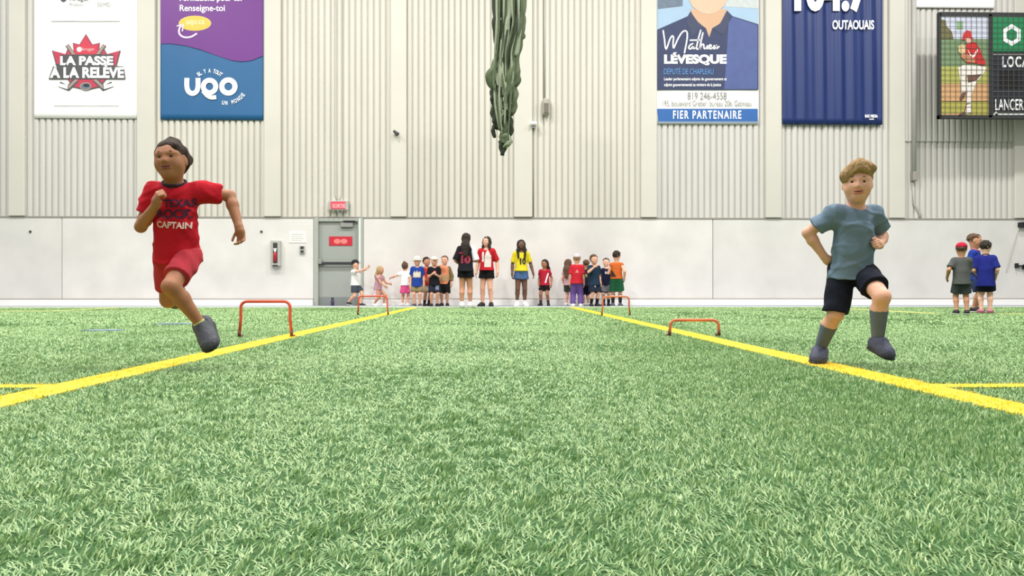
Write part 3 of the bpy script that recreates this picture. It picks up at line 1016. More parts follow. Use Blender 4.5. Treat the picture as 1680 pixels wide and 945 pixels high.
def strand(pts, rad, m, dy=0.0, flat=(1, 0.6), name='net_strand'):
    P = []; R = []
    for (px, py, d) in pts:
        P.append(at(px, py, GY + dy + d * 0.01) - gl)
    P = smooth_pts(P, 6)
    n = len(P)
    rr = np.interp(np.linspace(0, 1, n), np.linspace(0, 1, len(rad)), rad) * 1.28 * GY / FPX
    mb = MB().tube(P, list(rr), n=10)
    # shallow creases along the strand
    V = []
    for i, v in enumerate(mb.v):
        k = i % 10
        j = i // 10
        c = Vector(P[min(j, n - 1)])
        f = 1 + 0.20 * math.sin(k * 2.5 + j * 0.35) + 0.14 * math.sin(k * 1.3 - j * 0.8)
        V.append(c + (Vector(v) - c) * f)
    mb.v = V
    return mb.build(name, m, gb, True)


ZT = -150
strand([(819, ZT, 2), (817, 0, 2), (815, 40, 4), (818, 78, 3), (824, 100, 6), (830, 120, 6)], [6, 6, 6, 4.5, 4, 4], M_G3)
strand([(830, ZT, -3), (829, 0, -3), (826, 40, -3), (822, 82, -3), (813, 108, -2), (805, 128, 0), (812, 146, 2)], [3.5, 3.5, 3.5, 3.6, 5, 7, 5], M_G1)
strand([(836, ZT, -6), (836, 0, -6), (833, 40, -7), (827, 85, -6), (822, 112, -6), (825, 140, -5), (829, 158, -3)], [3.5, 3.5, 3.4, 3.4, 5, 6.5, 5], M_G2)
strand([(843, ZT, 4), (842, 0, 4), (840, 40, 5), (837, 85, 4), (836, 120, 4), (838, 150, 4), (836, 180, 3)], [6, 6, 6, 6, 6, 6, 5], M_G3)
strand([(845, ZT, -2), (844, 0, -2), (846, 45, -3), (842, 88, -3), (838, 115, -5), (836, 140, -5), (832, 165, -5), (829, 190, -4)], [4, 4, 4, 4, 5.5, 6.5, 4, 3.5], M_G1)
strand([(853, ZT, 0), (855, 0, 0), (856, 30, 0), (852, 62, 0), (847, 88, 0), (846, 112, 0), (847, 128, 0), (843, 142, 0)], [5, 5.5, 5.5, 5.5, 4.5, 5.5, 6, 4], M_G1)
strand([(849, ZT, -6), (849, 0, -6), (852, 28, -6), (851, 62, -6), (845, 92, -5)], [3, 3, 3, 3, 3], M_G2)
strand([(858, 52, 0), (859, 60, 0), (853, 66, 0)], [1.5, 2.0, 2.2], M_G1)
strand([(814, 140, 0), (810, 152, 0), (809, 164, 0), (812, 172, 0)], [4, 4.2, 3.8, 3], M_G3)
strand([(812, 168, 0), (812, 185, 0), (814, 200, 0), (818, 212, 0)], [3.4, 5, 5, 3], M_G3)
strand([(822, 138, -4), (819, 155, -4), (822, 172, -4), (826, 185, -4)], [3.5, 4, 4.5, 4], M_G2)
strand([(840, 138, 0), (842, 155, 0), (842, 172, 0), (838, 186, 0), (834, 182, 0)], [5, 5.5, 5.5, 5, 2], M_G1)
strand([(836, 168, -6), (830, 180, -6), (822, 192, -5), (820, 202, -4), (823, 214, -4)], [3, 3.5, 3.2, 2.6, 2.6], M_G2)
strand([(826, 190, 0), (828, 205, 0), (827, 222, 0), (826, 236, 0)], [5, 5, 5.5, 6], M_G1)
strand([(832, 188, 2), (836, 200, 2), (838, 212, 0), (835, 224, 0), (833, 234, 0)], [4, 4, 4, 3.4, 5], M_G3)
strand([(817, 203, 0), (811, 208, 0), (809, 215, 0), (812, 226, 0)], [2.2, 2.4, 2.8, 1.8], M_G3)
strand([(820, 226, 0), (827, 222, -4), (834, 224, -3), (832, 236, -2), (824, 240, -2)], [2.5, 3, 3, 4.5, 3], M_G2)
for k in range(11):  # thin strands added for highlight creases down the bundle
    x0 = 815 + k * 4.0
    r_ = random.Random(40 + k)
    xs_ = [x0, x0, x0 + r_.uniform(-3, 3), 826 + (x0 - 834) * 0.75, 826 + (x0 - 834) * 0.9 + r_.uniform(-5, 5), 826 + (x0 - 834) * 0.5 + r_.uniform(-5, 5), 826 + (x0 - 834) * 0.35]
    ys_ = [ZT, 0, 42, 86, 128 + r_.uniform(-8, 8), 160 + r_.uniform(-8, 8), r_.uniform(178, 232)]
    strand([(a_, b_, -7 - r_.uniform(0, 5)) for a_, b_ in zip(xs_, ys_)], [1.3, 1.3, 1.5, 1.2, 1.6, 1.3, 1.0], (M_G2, M_G1, M_G3)[k % 3], name='net_crease')
strand([(825, 232, 0), (825, 244, 0), (824, 255, 0)], [6, 4, 2.4], M_G3)


# ------------------------------------------------------------------ fixtures on the wall
def wallthing(name, px, py, label, cat, Y=WY - 0.09, group=None):
    return thing(name, at(px, py, Y), label, cat, group)


def pbox(root, name, x0, y0, x1, y1, Y, d0, d1, m, bev=0.0, parent=None):
    """box given by pixel bounds at distance Y, from depth d0 (front, negative) to d1"""
    a = at(x0, y1, Y) - root.location; b = at(x1, y0, Y) - root.location
    base = Y - root.location.y
    return MB().box((a.x, base + d0, a.z), (b.x, base + d1, b.z), bev).build(name, m, parent or root)


M_GREYBOX = mat('box_grey', (176, 176, 170), 0.5, 0.08)
ex = wallthing('extinguisher_cabinet', 454, 437, 'grey fire extinguisher cabinet on the concrete wall beside the door', 'cabinet')
YC = WY - 0.09
pbox(ex, 'cabinet_body', 446, 395, 462, 437, YC, -0.12, 0.005, M_GREYBOX, 0.012)
win = pbox(ex, 'cabinet_window', 450.5, 399, 457.5, 431.5, YC, -0.127, -0.115, mat('window_dark', (66, 62, 62), 0.25, 0.1))
e0 = at(454, 430, YC) - ex.location; e1 = at(454, 408, YC) - ex.location
MB().tube([(e0.x, -0.135, e0.z), (e0.x, -0.135, e0.z + 0.20), (e0.x, -0.135, e0.z + 0.24)], [0.042, 0.042, 0.018], 10).build('extinguisher', mat('extinguisher_red', (176, 40, 48), 0.35, 0.05), ex, True)
MB().tube([(e0.x, -0.135, e0.z + 0.235), (e0.x, -0.135, e1.z)], [0.02, 0.045], 8).build('extinguisher_tag', M_WHITE, ex)
MB().box((e0.x - 0.06, -0.128, e0.z - 0.11), (e0.x + 0.06, -0.118, e0.z - 0.075)).build('cabinet_lip', M_DARK, ex)

pn = wallthing('paper_notice', 488, 398, 'pale rectangular notice on the concrete wall', 'notice')
pbox(pn, 'notice_sheet', 474, 380, 503, 398.5, YC, -0.012, 0.004, mat('notice_paper', (232, 230, 224), 0.6, 0.03), 0.003)
S = Sheet(pn, YC - 0.016)
for k in range(4):
    S.stroke('notice_rule', [(478, 384 + 3.4 * k), (499 - 3 * (k % 2), 384 + 3.4 * k)], 0.7, mat('notice_print', (204, 202, 198), 0.6), 0, sm=0)

sw = wallthing('switch_box', 496, 416, 'small grey switch box with two black buttons', 'switch')
pbox(sw, 'switch_plate', 492, 403, 500.5, 416, YC, -0.05, 0.004, M_GREYBOX, 0.008)
for (a, b) in ((404.5, 408.5), (411, 414.5)):
    pbox(sw, 'button', 494, a, 499, b, YC, -0.065, -0.045, M_DARK, 0.004)

for i, (px, py) in enumerate(((429, 380), (50, 380))):
    bo = wallthing('wall_bolt', px, py, ('dark bolt in the concrete near the extinguisher cabinet', 'dark bolt in the concrete below the white hockey banner')[i], 'bolt', group='bolts in the concrete wall')
    MB().tube([(0, 0.01, 0), (0, -0.02, 0), (0, -0.035, 0)], [0.03, 0.03, 0.02], 6).build('bolt_head', M_DARK, bo)

# exit sign
XS = WY - 0.062
es = wallthing('exit_sign', 556, 346, 'red exit sign box above the grey door', 'sign', XS)
pbox(es, 'sign_case', 541, 330, 572.5, 345, XS, -0.10, 0.01, M_GREYBOX, 0.01)
fc = pbox(es, 'sign_face', 544, 331.5, 568, 343.5, XS, -0.112, -0.095, mat('exit_red', (222, 84, 100), 0.4, 0.05))
S = Sheet(es, XS - 0.116)
S.text('sign_lettering', 'SORTIE', (545.5, 334.5, 566.5, 341), mat('exit_letters', (246, 190, 192), 0.4), 0, 0.02)
g = MB()
for k in range(5):
    a = at(540.5 + k * 7.6, 345, XS) - es.location
    g.tube([(a.x, -0.10, a.z + 0.01), (a.x, -0.12, a.z - 0.07)], 0.008, 6)
a = at(538.5, 345.5, XS) - es.location; b = at(573, 345.5, XS) - es.location
g.tube([(a.x, -0.10, a.z), (b.x, -0.10, a.z)], 0.009, 6)
g.build('guard_wires', M_FLASH, es)
g = MB()
for px in (549.0, 560.5):
    t = at(px, -60, XS) - es.location; q = at(px, 318, XS) - es.location; e = at(556.5, 331, XS) - es.location
    g.tube([(t.x, 0.0, t.z), (q.x, 0.0, q.z), (e.x, -0.03, e.z)], 0.012, 6)
g.build('conduit', M_CONDUIT, es)

# loudspeaker, camera, spot, pipe
sp = wallthing('wall_speaker', 895, 190, 'small grey loudspeaker on a conduit beside the flat column', 'speaker', XS)
pbox(sp, 'speaker_case', 889.5, 164, 901, 190, XS, -0.18, 0.01, mat('speaker_grey', (168, 164, 150), 0.5, 0.1), 0.03)
pbox(sp, 'speaker_grille', 891.5, 172, 899, 188, XS, -0.19, -0.17, mat('grille_grey', (112, 108, 98), 0.7, 0.2, 60), 0.01)
t = at(893.5, -60, XS) - sp.location; q = at(893.5, 165, XS) - sp.location
MB().tube([(t.x, 0, t.z), (q.x, 0, q.z)], 0.02, 8).build('conduit', M_CONDUIT, sp, True)
wc = wallthing('wall_camera', 874, 212, 'small white camera on a thin pipe along the flat column', 'camera', XS)
pbox(wc, 'camera_case', 869.5, 202.5, 880, 207.5, XS, -0.22, 0.01, M_WHITE, 0.02)
pbox(wc, 'camera_bracket', 871.5, 207, 878, 212, XS, -0.12, 0.01, M_STEEL, 0.01)
t = at(874.5, 212, XS) - wc.location; q = at(874.5, 357, XS) - wc.location
MB().tube([(t.x, 0, t.z), (q.x, 0, q.z)], 0.022, 8).build('conduit', M_FLASH, wc, True)
ws = wallthing('wall_sensor', 650, 222, 'small dark sensor sticking out of the flat column', 'sensor', WY - 0.15)
MB().tube([(0, 0.01, 0.02), (0, -0.08, 0.04)], [0.04, 0.03], 8).build('sensor_base', M_FLASH, ws)
MB().tube([(-0.05, -0.07, 0.09), (0.06, -0.11, 0.0)], [0.03, 0.045], 8).build('sensor_head', M_DARK, ws)

XP = WY - 0.142      # the pipe lies against the crests of the upper sheet
cp = wallthing('conduit_pipe', 1501, 358, 'grey conduit pipe with a junction box running down the ribbed sheets', 'pipe', XP)
P1 = [at(px, py, XP) - cp.location for px, py in ((1499.5, -60), (1499.5, 283))]
MB().tube(P1, 0.055, 10).build('pipe', M_CONDUIT, cp, True)
pbox(cp, 'junction_box', 1496, 282, 1503.5, 297, XP, -0.075, 0.084, M_FLASH, 0.015)
P2 = [at(px, py, XP) - cp.location + Vector((0, 0.056, 0)) for px, py in ((1500, 296), (1501.5, 334), (1511, 349), (1511.5, 358))]
MB().tube(P2, 0.028, 8).build('pipe_branch', M_CONDUIT, cp, True)

k1 = wallthing('wall_bracket', 1676, 373, 'black box bracket at the top of the concrete wall', 'bracket', YC)
pbox(k1, 'bracket_box', 1669.5, 365, 1686, 373.5, YC, -0.16, 0.01, M_BLACK, 0.012)
MB().tube([at(1671, 373, YC) - k1.location + Vector((0, -0.02, 0)), at(1662, 402, YC) - k1.location + Vector((0, -0.02, 0)), at(1650, 446, YC) - k1.location + Vector((0, -0.02, 0))], 0.012, 6).build('bracket_cord', mat('cord_grey', (190, 184, 176), 0.7), k1)
k2 = wallthing('wall_hook', 1672, 441, 'black hook and dark knob on the concrete wall', 'hook', YC)
pbox(k2, 'hook_bar', 1664.5, 432, 1667, 440, YC, -0.10, 0.005, M_BLACK, 0.005)
pbox(k2, 'hook_bar', 1666, 435, 1675, 437, YC, -0.08, 0.005, M_DARK, 0.003)
pbox(k2, 'knob', 1676, 434, 1683, 442, YC, -0.12, 0.005, M_BLACK, 0.02)

# bottle on the floor by the door
g0 = ground(545.5, 501.3)
bt = thing('water_bottle', (g0.x, g0.y, 0.0), 'small dark purple water bottle on the ground before the grey door', 'bottle')
MB().tube([(0, 0, -0.006), (0, 0, 0.12), (0, 0, 0.145), (0, 0, 0.15)], [0.042, 0.042, 0.028, 0.026], 12).build('bottle_body', mat('bottle_purple', (74, 58, 92), 0.35, 0.1), bt, True)
MB().tube([(0, 0, 0.15), (0, 0, 0.185)], [0.03, 0.028], 12).build('bottle_cap', M_BLACK, bt, True)

# ------------------------------------------------------------------ hurdles
M_ORANGE = mat('hurdle_orange', (222, 88, 62), 0.4, 0.08, 14)
M_ORANGE2 = mat('hurdle_orange_worn', (206, 112, 74), 0.45, 0.12, 14)
M_FOOT = mat('hurdle_foot', (110, 62, 44), 0.6, 0.15)


def hurdle(px0, px1, py, H, W_top, m, label, splay=0.012, r=0.0125):
    a = ground(px0, py); b = ground(px1, py)
    w = b.x - a.x
    t = thing('hurdle', ((a.x + b.x) / 2, (a.y + b.y) / 2, 0), label, 'hurdle', 'small training hurdles on the turf')
    hw = w / 2; R = 0.05
    pts = [(-hw, 0, 0.01), (-hw + splay, 0, H * 0.5), (-hw + splay, 0, H - R)]
    for k in range(1, 6):
        an = math.pi / 2 * k / 6
        pts.append((-hw + splay + R - R * math.cos(an), 0, H - R + R * math.sin(an)))
    pts.append((-hw + splay + R, 0, H))
    rp = [(-x, y, z) for (x, y, z) in reversed(pts)]
    allp = [(x, y, z - r) for (x, y, z) in pts + rp]
    allp[0] = (allp[0][0], 0, 0.012); allp[-1] = (allp[-1][0], 0, 0.012)
    MB().tube(allp, r, 10).build('hurdle_frame', m, t, True)
    for s in (-1, 1):
        MB().tube([(s * hw, 0, -0.012), (s * hw, 0, 0.045)], r * 1.12, 10).build('foot_cap', M_FOOT, t, True)
        MB().tube([(s * hw, 0.0, -0.004), (s * hw, 0.09, -0.004)], r * 0.8, 8).build('foot_bar', M_FOOT, t, True)
    return t


hurdle(393, 478, 551, 0.295, 0, M_ORANGE, 'orange tube hurdle beside the yellow line near the red-shirted runner')
hurdle(587, 636.5, 515.5, 0.29, 0, M_ORANGE, 'orange tube hurdle before the grey door and the pink dress')
hurdle(1098.5, 1180, 549, 0.135, 0, M_ORANGE2, 'low worn orange hurdle straddling the yellow line', 0.004)
hurdle(987.5, 1033.5, 516.5, 0.285, 0, M_ORANGE2, 'orange tube hurdle before the group with the green shorts')


# ------------------------------------------------------------------ people
SKINS = {'light': (226, 172, 146), 'fair': (232, 186, 160), 'tan': (196, 142, 110), 'brown': (166, 112, 80), 'dark': (104, 72, 54)}
HAIRS = {'black': (36, 30, 28), 'dark': (52, 42, 36), 'brown': (96, 72, 54), 'blond': (186, 158, 112), 'sandy': (166, 134, 92), 'curl': (56, 40, 30)}


def skin(k):
    return mat('skin_' + k, SKINS[k], 0.55, 0.06, 14, 0.05, 60, sss=0.12)


def hairm(k):
    return mat('hair_' + k, HAIRS[k], 0.8, 0.35, 26, 0.9, 90, stretch=(1, 1, 0.35))


def cloth(rgb):
    return mat('cloth_%d_%d_%d' % rgb, rgb, 0.85, 0.10, 7, 0.25, 28, spec=0.2)


def rotz(a):
    c, s = math.cos(a), math.sin(a)
    return np.array([[c, -s, 0], [s, c, 0], [0, 0, 1]])


def frame_head(yaw, pitch=0.0, roll=0.0):
    """rows: right(+x when facing the camera), forward, up.  yaw>0 turns the face towards +x; pitch>0 looks down"""
    r = np.array([1.0, 0, 0]); f = np.array([0, -1.0, 0]); u = np.array([0, 0, 1.0])
    A = rotz(yaw)
    r = A @ r; f = A @ f
    cp, sp_ = math.cos(pitch), math.sin(pitch)
    f, u = f * cp - u * sp_, u * cp + f * sp_
    cr, sr = math.cos(roll), math.sin(roll)
    r, u = r * cr + u * sr, u * cr - r * sr
    return np.array([r, f, u])


def ik(a, b, l1, l2, pole):
    a = np.asarray(a, float); b = np.asarray(b, float)
    d = b - a
    L = np.linalg.norm(d)
    Lm = (l1 + l2) * 0.995
    if L > Lm:
        b = a + d / L * Lm
        d = b - a; L = Lm
    x = (l1 * l1 - l2 * l2 + L * L) / (2 * L)
    hgt = math.sqrt(max(l1 * l1 - x * x, 0))
    t = d / L
    p = np.asarray(pole, float)
    p = p - t * (p @ t)
    return a + t * x + vnorm(p) * hgt, b


def finger_tubes(W, d, n, s, L, curl, rmin=0.0):
    """five fingers: W wrist, d hand direction, n palm side, s thumb side, L hand length"""
    d = vnorm(d); n = vnorm(np.asarray(n) - d * (np.asarray(n) @ d)); s = vnorm(np.asarray(s) - d * (np.asarray(s) @ d) - n * (np.asarray(s) @ n))
    out = []
    for off, ln in ((0.165, 0.94), (0.055, 1.0), (-0.055, 0.95), (-0.16, 0.78)):
        p = W + d * L * 0.50 + s * L * off
        dirv = d + s * off * 0.5
        tb = [(p, max(rmin, L * 0.062))]
        ang = 0.0
        for seg, (sl, ca) in enumerate(((0.24, 0.75), (0.16, 1.0), (0.12, 0.8))):
            ang += curl * ca * 1.35
            q = vnorm(dirv) * math.cos(ang) + n * math.sin(ang)
            p = p + q * sl * L * ln
            tb.append((p, max(rmin, L * (0.056, 0.051, 0.044)[seg])))
        out.append(tb)
    p = W + d * L * 0.16 + s * L * 0.15
    tb = [(p, max(rmin, L * 0.07))]
    for sl, w in ((0.20, 0.0), (0.16, 0.35), (0.13, 0.6)):
        q = vnorm(d * (0.75 + 0.2 * w) + s * (0.62 - w * (0.5 + 0.6 * curl)) + n * (0.25 + 0.9 * curl * w))
        p = p + q * sl * L
        tb.append((p, max(rmin, L * 0.058)))
    out.append(tb)
    return out


def head_prims(c, R, s):
    """c centre (mid height), R rows right/forward/up, s head height"""
    def g(x, y, z):
        return np.asarray(c) + s * (R[0] * x + R[1] * y + R[2] * z)

    def E(p, r):
        return ell(g(*p), np.array(r) * s, R)
    P = [(E((0, -0.07, 0.13), (0.355, 0.42, 0.37)), 0.03), (E((0, 0.08, -0.12), (0.305, 0.30, 0.36)), 0.05 * s * 5),
         (E((0, 0.22, -0.38), (0.13, 0.12, 0.11)), 0.08 * s * 2)]
    for k in (-1, 1):
        P.append((E((k * 0.17, 0.19, -0.14), (0.14, 0.14, 0.15)), 0.10 * s))
        P.append((E((k * 0.345, -0.04, -0.05), (0.045, 0.085, 0.12)), 0.02 * s))
        P.append((cone(g(k * 0.05, 0.335, 0.105), g(k * 0.23, 0.27, 0.105), 0.045 * s, 0.04 * s), 0.07 * s))
        P.append((E((k * 0.055, 0.375, -0.115), (0.042, 0.045, 0.035)), 0.03 * s))
    P.append((cone(g(0, 0.345, 0.06), g(0, 0.405, -0.09), 0.032 * s, 0.055 * s), 0.05 * s))
    P.append((E((0, 0.33, -0.255), (0.12, 0.06, 0.055)), 0.05 * s))
    subs = [(E((k * 0.145, 0.43, 0.02), (0.085, 0.09, 0.055)), 0.05 * s) for k in (-1, 1)]
    return P, subs, g


def uvsphere(c, r, R=np.eye(3), n=10, m=7):
    V = []; F = []
    for j in range(m + 1):
        th = math.pi * j / m
        for i in range(n):
            a = 2 * math.pi * i / n
            p = (r[0] * math.sin(th) * math.cos(a), r[1] * math.sin(th) * math.sin(a), r[2] * math.cos(th))
            V.append(np.asarray(c) + R[0] * p[0] + R[1] * p[1] + R[2] * p[2])
    for j in range(m):
        for i in range(n):
            F.append((j * n + i, (j + 1) * n + i, (j + 1) * n + (i + 1) % n, j * n + (i + 1) % n))
    return V, F


class Person:
    """builds one figure from joints in its own frame (facing -y)"""

    def __init__(self, loc, label, rz, H, J, sk, h, adult=False, headH=None, headR=None, group=None, build=1.0):
        self.root = thing('person', loc, label, 'person', group, rz)
        self.J = {k: np.asarray(v, float) for k, v in J.items()}
        self.H = H; self.h = h; self.sk = sk; self.adult = adult; self.b = build
        self.s = headH or (0.138 if adult else 0.178) * H
        self.R = headR if headR is not None else frame_head(0)
        J = self.J
        self.side = vnorm(J['shL'] - J['shR'])
        self.up = vnorm(J['neck'] - J['pelvis'])
        self.fwd = vnorm(np.cross(self.side, self.up))
        self.side = np.cross(self.up, self.fwd)
        self.TR = np.array([self.side, self.fwd, self.up])

    # -- body
    def body(self, hands, fine_hands=False, expr=None, eyes=True):
        J, H, b = self.J, self.H, self.b
        ad = self.adult
        T = self.TR
        mid = (J['chest'] * 0.45 + J['pelvis'] * 0.55)
        P = [(ell(J['pelvis'], np.array((0.080 if not ad else 0.088, 0.060, 0.062)) * H * b, T), 0.03),
             (ell(mid, np.array((0.072 if not ad else 0.066, 0.055, 0.10)) * H * b, T), 0.05),
             (ell(J['chest'], np.array((0.080, 0.058, 0.085)) * H * b, T), 0.05),
             (cone(J['neck'] - self.up * 0.03 * H, J['head'] - self.R[2] * self.s * 0.25 - self.R[1] * self.s * 0.08, (0.036 if not ad else 0.030) * H, (0.034 if not ad else 0.029) * H), 0.025)]
        for q in 'LR':
            P.append((cone(J['neck'] - self.up * 0.035 * H, J['sh' + q], 0.036 * H, 0.034 * H), 0.04))
            P.append((cone(J['sh' + q], J['el' + q], 0.031 * H, 0.0245 * H), 0.02))
            fm = J['el' + q] * 0.7 + J['wr' + q] * 0.3
            P.append((cone(J['el' + q], fm, 0.0245 * H, 0.026 * H), 0.012))
            P.append((cone(fm, J['wr' + q], 0.026 * H, 0.0175 * H), 0.012))
            P.append((cone(J['hip' + q], J['kn' + q], 0.052 * H * b, 0.0355 * H), 0.03))
            back = -self.fwd
            cm = J['kn' + q] * 0.68 + J['an' + q] * 0.32 + back * 0.012 * H
            P.append((cone(J['kn' + q], cm, 0.0345 * H, 0.0345 * H), 0.015))
            P.append((cone(cm, J['an' + q], 0.0345 * H, 0.0205 * H), 0.015))
            P.append((cone(J['an' + q], J['toe' + q] * 0.6 + J['an' + q] * 0.4, 0.024 * H, 0.022 * H), 0.02))
        hp, subs, g = head_prims(J['head'], self.R, self.s)
        P += hp
        tubes = []
        hl = (0.100 if not ad else 0.098) * H
        for q, (d, n, s, curl) in hands.items():
            W = J['wr' + q]
            d = vnorm(d); n = vnorm(np.asarray(n, float) - d * (np.asarray(n, float) @ d)); s_ = vnorm(np.asarray(s, float) - d * (np.asarray(s, float) @ d) - n * (np.asarray(s, float) @ n))
            P.append((cone(W, W + d * hl * 0.18, 0.0165 * H, 0.021 * H), 0.012))
            P.append((ell(W + d * hl * 0.34, np.array((0.235, 0.27, 0.115)) * hl, np.array([s_, d, n])), 0.012))
            ft = finger_tubes(W, d, n, s_, hl, curl, 0.0 if fine_hands else 0.0075)
            if fine_hands:
                for tb in ft:
                    for i in range(len(tb) - 1):
                        P.append((cone(tb[i][0], tb[i + 1][0], tb[i][1], tb[i + 1][1]), 0.0025))
            else:
                tubes += ft
        V, Q = sdf_mesh(P, self.h, subs)
        if tubes:
            V, Q = add_tubes(V, Q, tubes)
        self.bodyo = mk('body', V, Q, skin(self.sk), self.root)
        s = self.s
        R = self.R
        ef = 0.0 if self.h < 0.006 else 0.028
        if eyes:
            for k in (-1, 1):
                V, F = uvsphere(g(k * 0.145, 0.292 + ef, 0.02), (0.074 * s, 0.06 * s, 0.046 * s), R)
                ey = mk('eye', V, F, mat('eye_white', (226, 218, 210), 0.3, 0.02), self.root)
                V, F = uvsphere(g(k * 0.143, 0.327 + ef, 0.018), (0.043 * s, 0.032 * s, 0.043 * s), R)
                mk('iris', V, F, mat('iris_dark', (38, 26, 22), 0.2, 0.02), ey)
        self.g = g
        return self

    def face(self, brow_mat, smile=False):
        s, R, g = self.s, self.R, self.g
        for k in (-1, 1):
            pts = [g(k * 0.06, 0.365, 0.115), g(k * 0.14, 0.36, 0.145), g(k * 0.235, 0.29, 0.12)]
            MB().tube(smooth_pts([Vector(p) for p in pts], 4), [0.012 * s, 0.016 * s, 0.018 * s, 0.018 * s, 0.018 * s, 0.016 * s, 0.014 * s, 0.012 * s, 0.008 * s], 6).build('eyebrow', brow_mat, self.root, True)
        lipm = mat('lips_' + self.sk, tuple(int(v * f) for v, f in zip(SKINS[self.sk], (0.86, 0.66, 0.64))), 0.45, 0.05)
        zc = -0.255
        up = [g(x, 0.395 - 1.3 * x * x, zc + 0.036 + (0.9 * x * x if smile else -0.2 * x * x)) for x in np.linspace(-0.135, 0.135, 9)]
        dn = [g(x, 0.390 - 1.3 * x * x, zc - (0.030 if smile else 0.018) + (1.5 * x * x if smile else 0.3 * x * x)) for x in np.linspace(-0.135, 0.135, 9)]
        rr = [0.006 * s, 0.014 * s, 0.018 * s, 0.020 * s, 0.018 * s, 0.020 * s, 0.018 * s, 0.014 * s, 0.006 * s]
        MB().tube(up, rr, 6).build('upper_lip', lipm, self.root, True)
        MB().tube(dn, [v * 1.2 for v in rr], 6).build('lower_lip', lipm, self.root, True)
        pts = [g(x, 0.380 - 1.3 * x * x, zc + 0.01 + (1.1 * x * x if smile else 0)) for x in np.linspace(-0.12, 0.12, 9)]
        MB().tube(pts, [(0.004, 0.016, 0.022, 0.024, 0.024, 0.024, 0.022, 0.016, 0.004)[i] * s * (1.0 if smile else 0.5) for i in range(9)], 6).build('mouth', mat('mouth_dark', (96, 44, 42), 0.4, 0.05), self.root, True)
        if smile:
            pts = [g(x, 0.392 - 1.3 * x * x, zc + 0.020 + 1.1 * x * x) for x in np.linspace(-0.075, 0.075, 7)]
            MB().tube(pts, [0.009 * s] * 7, 6).build('teeth', mat('teeth_white', (236, 230, 220), 0.3, 0.02), self.root, True)

    # -- hair and hats
    def hair(self, style, m, h=None, seed=1, undercap=False):
        s, R = self.s, self.R
        c = self.J['head']
        h = h or self.h

        def g(x, y, z):
            return c + s * (R[0] * x + R[1] * y + R[2] * z)

        def E(p, r):
            return ell(g(*p), np.array(r) * s, R)
        P = [(E((0, -0.09, 0.155), (0.395, 0.445, 0.385)), 0.02)]
        S_ = [(E((0, 0.40, -0.16), (0.30, 0.42, 0.40)), 0.03), (E((0, 0.15, -0.50), (0.5, 0.36, 0.40)), 0.03)]
        nz = (0.010 * s * 3, 26 / s, seed)
        if style == 'curly':
            P = [(E((0, -0.10, 0.17), (0.415, 0.455, 0.395)), 0.02), (E((0, -0.25, 0.02), (0.375, 0.33, 0.33)), 0.03)]
            S_ = [(E((0, 0.42, -0.19), (0.31, 0.45, 0.46)), 0.02), (E((0, 0.12, -0.52), (0.6, 0.40, 0.42)), 0.03)]
            nz = (0.028 * s, 22 / s, seed)
        elif style == 'side':
            P = [(E((0, -0.08, 0.17), (0.39, 0.44, 0.37)), 0.02),
                 (cone(g(-0.30, 0.22, 0.20), g(0.05, 0.27, 0.42), 0.09 * s, 0.13 * s), 0.06),
                 (cone(g(0.02, 0.25, 0.44), g(0.37, 0.16, 0.40), 0.12 * s, 0.06 * s), 0.05),
                 (cone(g(-0.26, 0.25, 0.18), g(0.10, 0.33, 0.33), 0.05 * s, 0.07 * s), 0.03)]
            S_ = [(E((0.05, 0.44, -0.20), (0.31, 0.42, 0.46)), 0.02), (E((0, 0.16, -0.48), (0.5, 0.40, 0.46)), 0.03)]
            nz = (0.012 * s, 30 / s, seed)
        elif style in ('long', 'longfront'):
            P.append((E((0, -0.18, 0.0), (0.38, 0.36, 0.5)), 0.05))
            P.append((cone(g(0, -0.30, -0.15), g(0, -0.60, -0.70), 0.36 * s, 0.40 * s, (R[1], 0.5)), 0.06))
            P.append((cone(g(0, -0.60, -0.70), g(0, -0.66, -1.55), 0.40 * s, 0.26 * s, (R[1], 0.45)), 0.06))
            if style == 'longfront':
                for k in (-1, 1):
                    P.append((cone(g(k * 0.33, -0.02, 0.0), g(k * 0.40, 0.30, -0.62), 0.13 * s, 0.13 * s), 0.05))
                    P.append((cone(g(k * 0.40, 0.30, -0.62), g(k * 0.36, 0.52, -1.45), 0.13 * s, 0.11 * s), 0.05))
            S_ = [(E((0, 0.44, -0.14), (0.26, 0.44, 0.43)), 0.03)]
            nz = (0.016 * s, 22 / s, seed)
        elif style == 'bob':
            P.append((E((0, -0.14, -0.08), (0.40, 0.36, 0.46)), 0.05))
            P.append((cone(g(0, -0.2, -0.2), g(0, -0.40, -0.80), 0.36 * s, 0.26 * s), 0.05))
            for k in (-1, 1):
                P.append((cone(g(k * 0.33, -0.02, 0.0), g(k * 0.42, 0.12, -0.75), 0.14 * s, 0.12 * s), 0.05))
            S_ = [(E((0, 0.44, -0.16), (0.28, 0.44, 0.44)), 0.03)]
        elif style == 'bun':
            P.append((E((0, -0.3, 0.52), (0.13, 0.13, 0.13)), 0.02))
            P.append((E((0, -0.2, -0.08), (0.35, 0.28, 0.36)), 0.04))
        V, Q = sdf_mesh(P, h, S_, cuts=[(g(0, 0, 0.175), R[2])] if undercap else [], noise=nz)
        return mk('hair', V, Q, m, self.root)

